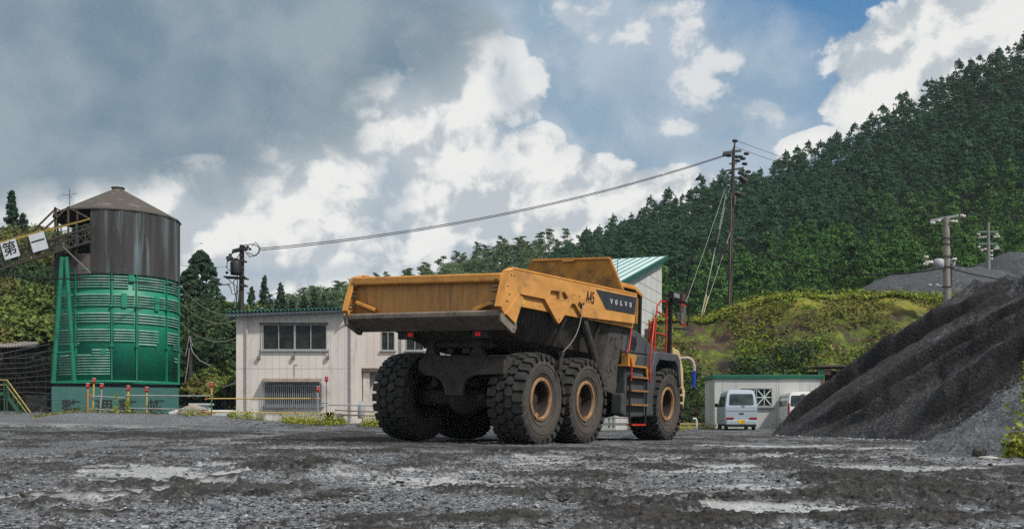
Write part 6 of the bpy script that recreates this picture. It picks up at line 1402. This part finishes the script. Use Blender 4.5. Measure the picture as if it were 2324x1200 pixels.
# C: concrete pole behind the gravel heap
YC = 60; pc_, bc = pole('utility_pole', 2151, 2147, 494, YC, 6, .24, .18, concpole, 'pale concrete utility pole with transformer rising behind the dark heap')
q = MB(); q.bar(pt(bc, 2112, 501, YC), pt(bc, 2175, 489, YC), .14); q.bar(pt(bc, 2113, 498, YC), pt(bc, 2113, 508, YC), .08); q.bar(pt(bc, 2122, 648, YC), pt(bc, 2158, 647, YC), .08); q.bar(pt(bc, 2112, 592, YC), pt(bc, 2160, 590, YC), .08)
parts(q, 'crossarm', mat('galv_arm', (.24, .26, .29), (.2, .2, .22), 4, .6), pc_)
q = MB()
for (x, y, r_) in ((2114, 508, .12), (2128, 503, .10), (2157, 504, .10), (2165, 505, .12), (2180, 491, .10), (2184, 493, .1), (2099, 585, .12), (2103, 597, .13), (2109, 597, .13), (2098, 601, .13), (2163, 590, .12), (2108, 648, .08), (2123, 647, .06), (2126, 648, .06)):
    q.lathe([(0, -r_ * 1.3), (r_, -r_ * .8), (r_ * .6, 0), (r_, r_ * .7), (0, r_ * 1.3)], pt(bc, x, y, YC, -.2), 'x', 10)
parts(q, 'insulator', porc, pc_)
q = MB(); q.lathe([(0, -.30), (.30, -.30), (.32, .22), (.2, .3), (0, .32)], pt(bc, 2130, 599, YC), 'z', 16); q.lathe([(0, -.28), (.22, -.28), (.24, .2), (0, .28)], pt(bc, 2160, 598, YC, .1), 'z', 16); parts(q, 'transformer', greymet, pc_)
q = MB(); 
for y in (541, 554, 582, 606, 651): q.lathe([(.24, -.03), (.27, -.03), (.27, .03), (.24, .03)], pt(bc, 2148.5, y, YC), 'z', 14)
q.tube([pt(bc, 2143, 520, YC), pt(bc, 2131, 585, YC)], .02, 5); q.tube([pt(bc, 2156, 600, YC, -.2), pt(bc, 2157, 650, YC, -.2)], .03, 5); parts(q, 'band', steel_old, pc_)
# D: distant pole
YD = 98; pd, bd = pole('utility_pole', 2243, 2243, 504, YD, 12, .26, .12, mat('far_pole', (.20, .20, .19), (.16, .16, .15), 3, .8), 'farther thin utility pole with two white-insulated crossarms at right')
q = MB(); q.bar(pt(bd, 2221, 526, YD), pt(bd, 2264, 526, YD), .14); q.bar(pt(bd, 2221, 553, YD), pt(bd, 2264, 553, YD), .14); parts(q, 'crossarm', mat('greenish_arm', (.12, .18, .17), None), pd)
q = MB()
for (x, y) in ((2221, 532), (2223, 539), (2230, 539), (2236, 538), (2262, 532), (2258, 538), (2265, 537), (2222, 561), (2228, 568), (2236, 566), (2262, 560), (2259, 565), (2264, 564), (2250, 570), (2250, 580), (2250, 588)): q.lathe([(0, -.16), (.14, -.1), (.10, 0), (.14, .1), (0, .16)], pt(bd, x, y, YD), 'x', 8)
parts(q, 'insulator', porc, pd)
# E: short dark pole right of the silo
pe, be = pole('utility_pole', 430, 432, 762, 63, .9, .17, .13, woodpole, 'short dark pole tangled with pale wires right of the silo')
q = MB()
for pts in (((432, 762), (436, 775), (440, 785)), ((431, 765), (427, 790), (423, 808)), ((433, 770), (436, 790), (440, 800)), ((440, 800), (455, 818), (480, 830)), ((420, 880), (428, 830), (432, 790)), ((415, 960), (425, 900), (428, 860))): q.tube([pt(be, x, y, 63, -.2) for x, y in pts], .025, 5, cap=False)
q.build('wire', mat('pale_wire', (.30, .30, .29), None), pe)

def wire(name, a, b, sag, r, label, grp='overhead cables', m=cable_m, n=24, more=()):
    A_, B_ = P(*a), P(*b); o = empty(name, A_, 0, label, 'cable', grp); q = MB()
    for k, (da, db) in enumerate([(0, 0)] + list(more)):
        q.tube([(A_ + Vector((0, 0, da))).lerp(B_ + Vector((0, 0, db)), i / n) - A_ - Vector((0, 0, sag * 4 * (i / n) * (1 - i / n))) for i in range(n + 1)], r, 5, cap=False)
    q.build('strand', m, o); return o
wire('power_line', (588, 564, 64), (1668, 344, 75), 1.0, .026, 'double power line running from the office pole up to the tall pole', more=((-.12, -.08),))
wire('cable', (1672, 541, 75), (2145, 607, 60), 1.3, .05, 'thick black cable from the tall pole to the concrete pole'); wire('cable', (1674, 543, 75), (1915, 672, 66), .6, .035, 'thin black cable dropping from the tall pole to the bank crest')
wire('cable', (2150, 607, 60), (2420, 640, 56), .3, .035, 'black cable leaving the concrete pole to the right edge'); wire('power_line', (2180, 492, 60), (2243, 504, 98), .5, .02, 'thin line between the concrete and the farther pole', more=((-.3, -1.2), (-.3, -2.4)))
wire('cable', (-260, 590, 54), (258, 635, 54.6), .25, .04, 'black cable crossing in front of the silo from the left'); wire('cable', (258, 635, 54.6), (522, 645, 62), .15, .035, 'black cable from the silo front to the office pole')
wire('power_line', (1668, 318, 75), (2600, 500, 110), 2, .016, 'thin lines leaving the tall pole over the forested hill', more=((-.5, -.5),)); wire('cable', (410, 650, 62), (535, 712, 64), .6, .02, 'thin grey wires sagging behind the silo towards the office', m=cable_grey, more=((-1, -.4), (-2.2, -1.5)))
wire('cable', (1530, 812, 56), (1680, 850, 56), .3, .02, 'thin wire on the lower bank left of the hut'); wire('power_line', (410, 602, 90), (530, 604, 90), .1, .02, 'faint line between the silo and the office pole', m=cable_grey)

# ------------------------------------------------------------------ plant left of the silo
dk_steel = mat('plant_dark_steel', (.030, .028, .026), (.055, .048, .042), 3, .85)
pl_ = empty('crushing_plant', P(60, 900, 62), 0, 'dark tangle of old conveyor trusses below the shed left of the silo', 'machinery'); p0 = Vector(pl_.location)
q = MB()
def trs(a, b, hgt, Y, n=9):
    for d in (0, 1.0):
        A_, B_ = P(*a, Y + d) - p0, P(*b, Y + d) - p0; up2 = Vector((0, 0, hgt)); q.bar(A_, B_, .14); q.bar(A_ + up2, B_ + up2, .12)
        for i in range(n): q.bar(A_.lerp(B_, i / n), A_.lerp(B_, (i + 1) / n) + up2, .07); q.bar(A_.lerp(B_, i / n) + up2, A_.lerp(B_, i / n), .07)
trs((-60, 812), (112, 935), .9, 63); trs((-40, 800), (112, 862), .8, 65, 8); trs((-30, 868), (112, 905), .7, 64, 7); trs((-80, 905), (60, 950), .8, 62.5, 6)
for x in (5, 36, 60, 85, 104): q.bar(P(x, 945, 63.5) - p0, P(x, 800, 63.5) - p0, .12)
q.build('truss', dk_steel, pl_)
q = MB()
for i in range(9): q.tube([P(-40, 815 + i * 12, 62) - p0, P(60, 812 + i * 11, 62.3) - p0, P(115, 795 + i * 14, 62) - p0], .03, 5, cap=False)
q.tube([P(0, 803, 61.5) - p0, P(115, 780, 61) - p0], .035, 5); q.tube([P(0, 815, 61.5) - p0, P(115, 795, 61) - p0], .03, 5)
q.build('cable', cable_grey, pl_)
q = MB(); q.cbox(P(90, 912, 62.5) - p0, (1.3, 1, .8)); q.cbox(P(95, 930, 61.5) - p0, (1.2, .8, .5), 0, (0, .3, 0)); q.cbox(P(20, 925, 64.5) - p0, (2.5, 1, 1.2)); parts(q, 'housing', mat('grey_housing', (.16, .155, .15), (.06, .055, .05), 2, .8), pl_, bevel=.04)
q = MB(); q.box(*sorted((P(-60, 0, 66).x - p0.x, P(116, 0, 66).x - p0.x)), 4.0, 4.3, -2, 1.9); q.build('back_wall', dk_steel, pl_)
sd2 = empty('plant_shed', P(20, 900, 66), 0, 'open shed with pale corrugated roof left of the silo', 'shed'); p0 = Vector(sd2.location)
q = MB(); a0, b0, a1, b1 = P(-80, 788, 64) - p0, P(80, 788, 64) - p0, P(-80, 774, 67) - p0, P(88, 774, 67) - p0; n = 46
for i in range(n):
    t0, t1 = i / n, (i + 1) / n; k = Vector((0, 0, .05 if i % 2 else 0)); k2 = Vector((0, 0, 0 if i % 2 else .05))
    q.add([a0.lerp(b0, t0) + k, a0.lerp(b0, t1) + k2, a1.lerp(b1, t1) + k2, a1.lerp(b1, t0) + k], [(0, 1, 2, 3)]); q.add([a0.lerp(b0, t0) + k - Vector((0, 0, .06)), a0.lerp(b0, t1) + k2 - Vector((0, 0, .06)), a1.lerp(b1, t1) + k2 - Vector((0, 0, .06)), a1.lerp(b1, t0) + k - Vector((0, 0, .06))], [(3, 2, 1, 0)])
q.build('roof', mat('pale_corrugated', (.22, .195, .18), (.16, .14, .13), 3, .8), sd2, fixn=False)
q = MB()
for x in (-60, 10, 62): q.bar(P(x, 940, 65) - p0, P(x, 786, 65) - p0, .16)
q.bar(P(-80, 791, 64.3) - p0, P(84, 791, 64.3) - p0, .1, .2); parts(q, 'post', dk_steel, sd2)
stc = empty('steel_stair', P(30, 938, 58), 0, 'green steel stair with yellow handrails at the far left', 'stairs'); p0 = Vector(stc.location)
q = MB()
for Y in (57.2, 58.4): q.tube([P(-60, 862, Y) - p0, P(16, 862, Y) - p0, P(71, 938, Y) - p0], .035, 6); q.tube([P(-60, 873, Y) - p0, P(14, 873, Y) - p0, P(62, 938, Y) - p0], .025, 6)
q.build('handrail', yel_pipe, stc)
q = MB()
for Y in (57.2, 58.4):
    q.bar(P(-60, 893, Y) - p0, P(12, 893, Y) - p0, .05, .18); q.bar(P(12, 893, Y) - p0, P(48, 942, Y) - p0, .05, .18)
    for x in (-30, -8, 10, 16): q.bar(P(x, 940, Y) - p0, P(x, 862, Y) - p0, .05)
    for i in range(5): q.bar(P(20 + i * 10, 904 + i * 12, Y) - p0, P(20 + i * 10, 870 + i * 12, Y) - p0, .04)
for i in range(10): x, y = 13 + i * 3.6, 894 + i * 4.9; q.box(P(x, y, 57.2).x - p0.x - .12, P(x, y, 57.2).x - p0.x + .12, -.8, .4, P(x, y, 57.8).z - p0.z, P(x, y, 57.8).z - p0.z + .03)
q.build('stringer', mat('stair_green', (.02, .11, .06), (.04, .08, .05), 3, .7), stc)

# ------------------------------------------------------------------ air
hz_me = MB(); hz_me.box(-260, 320, -6, 440, -8, 175)
hm = bpy.data.materials.new('haze'); hm.use_nodes = True; hm.node_tree.nodes.clear()
_o = hm.node_tree.nodes.new('ShaderNodeOutputMaterial'); _v = hm.node_tree.nodes.new('ShaderNodeVolumePrincipled'); _v.inputs['Color'].default_value = (.72, .84, .95, 1); _v.inputs['Density'].default_value = .00018
hm.node_tree.links.new(_v.outputs[0], _o.inputs['Volume'])
hzo = hz_me.build('haze', hm); tag(hzo, kind='stuff')
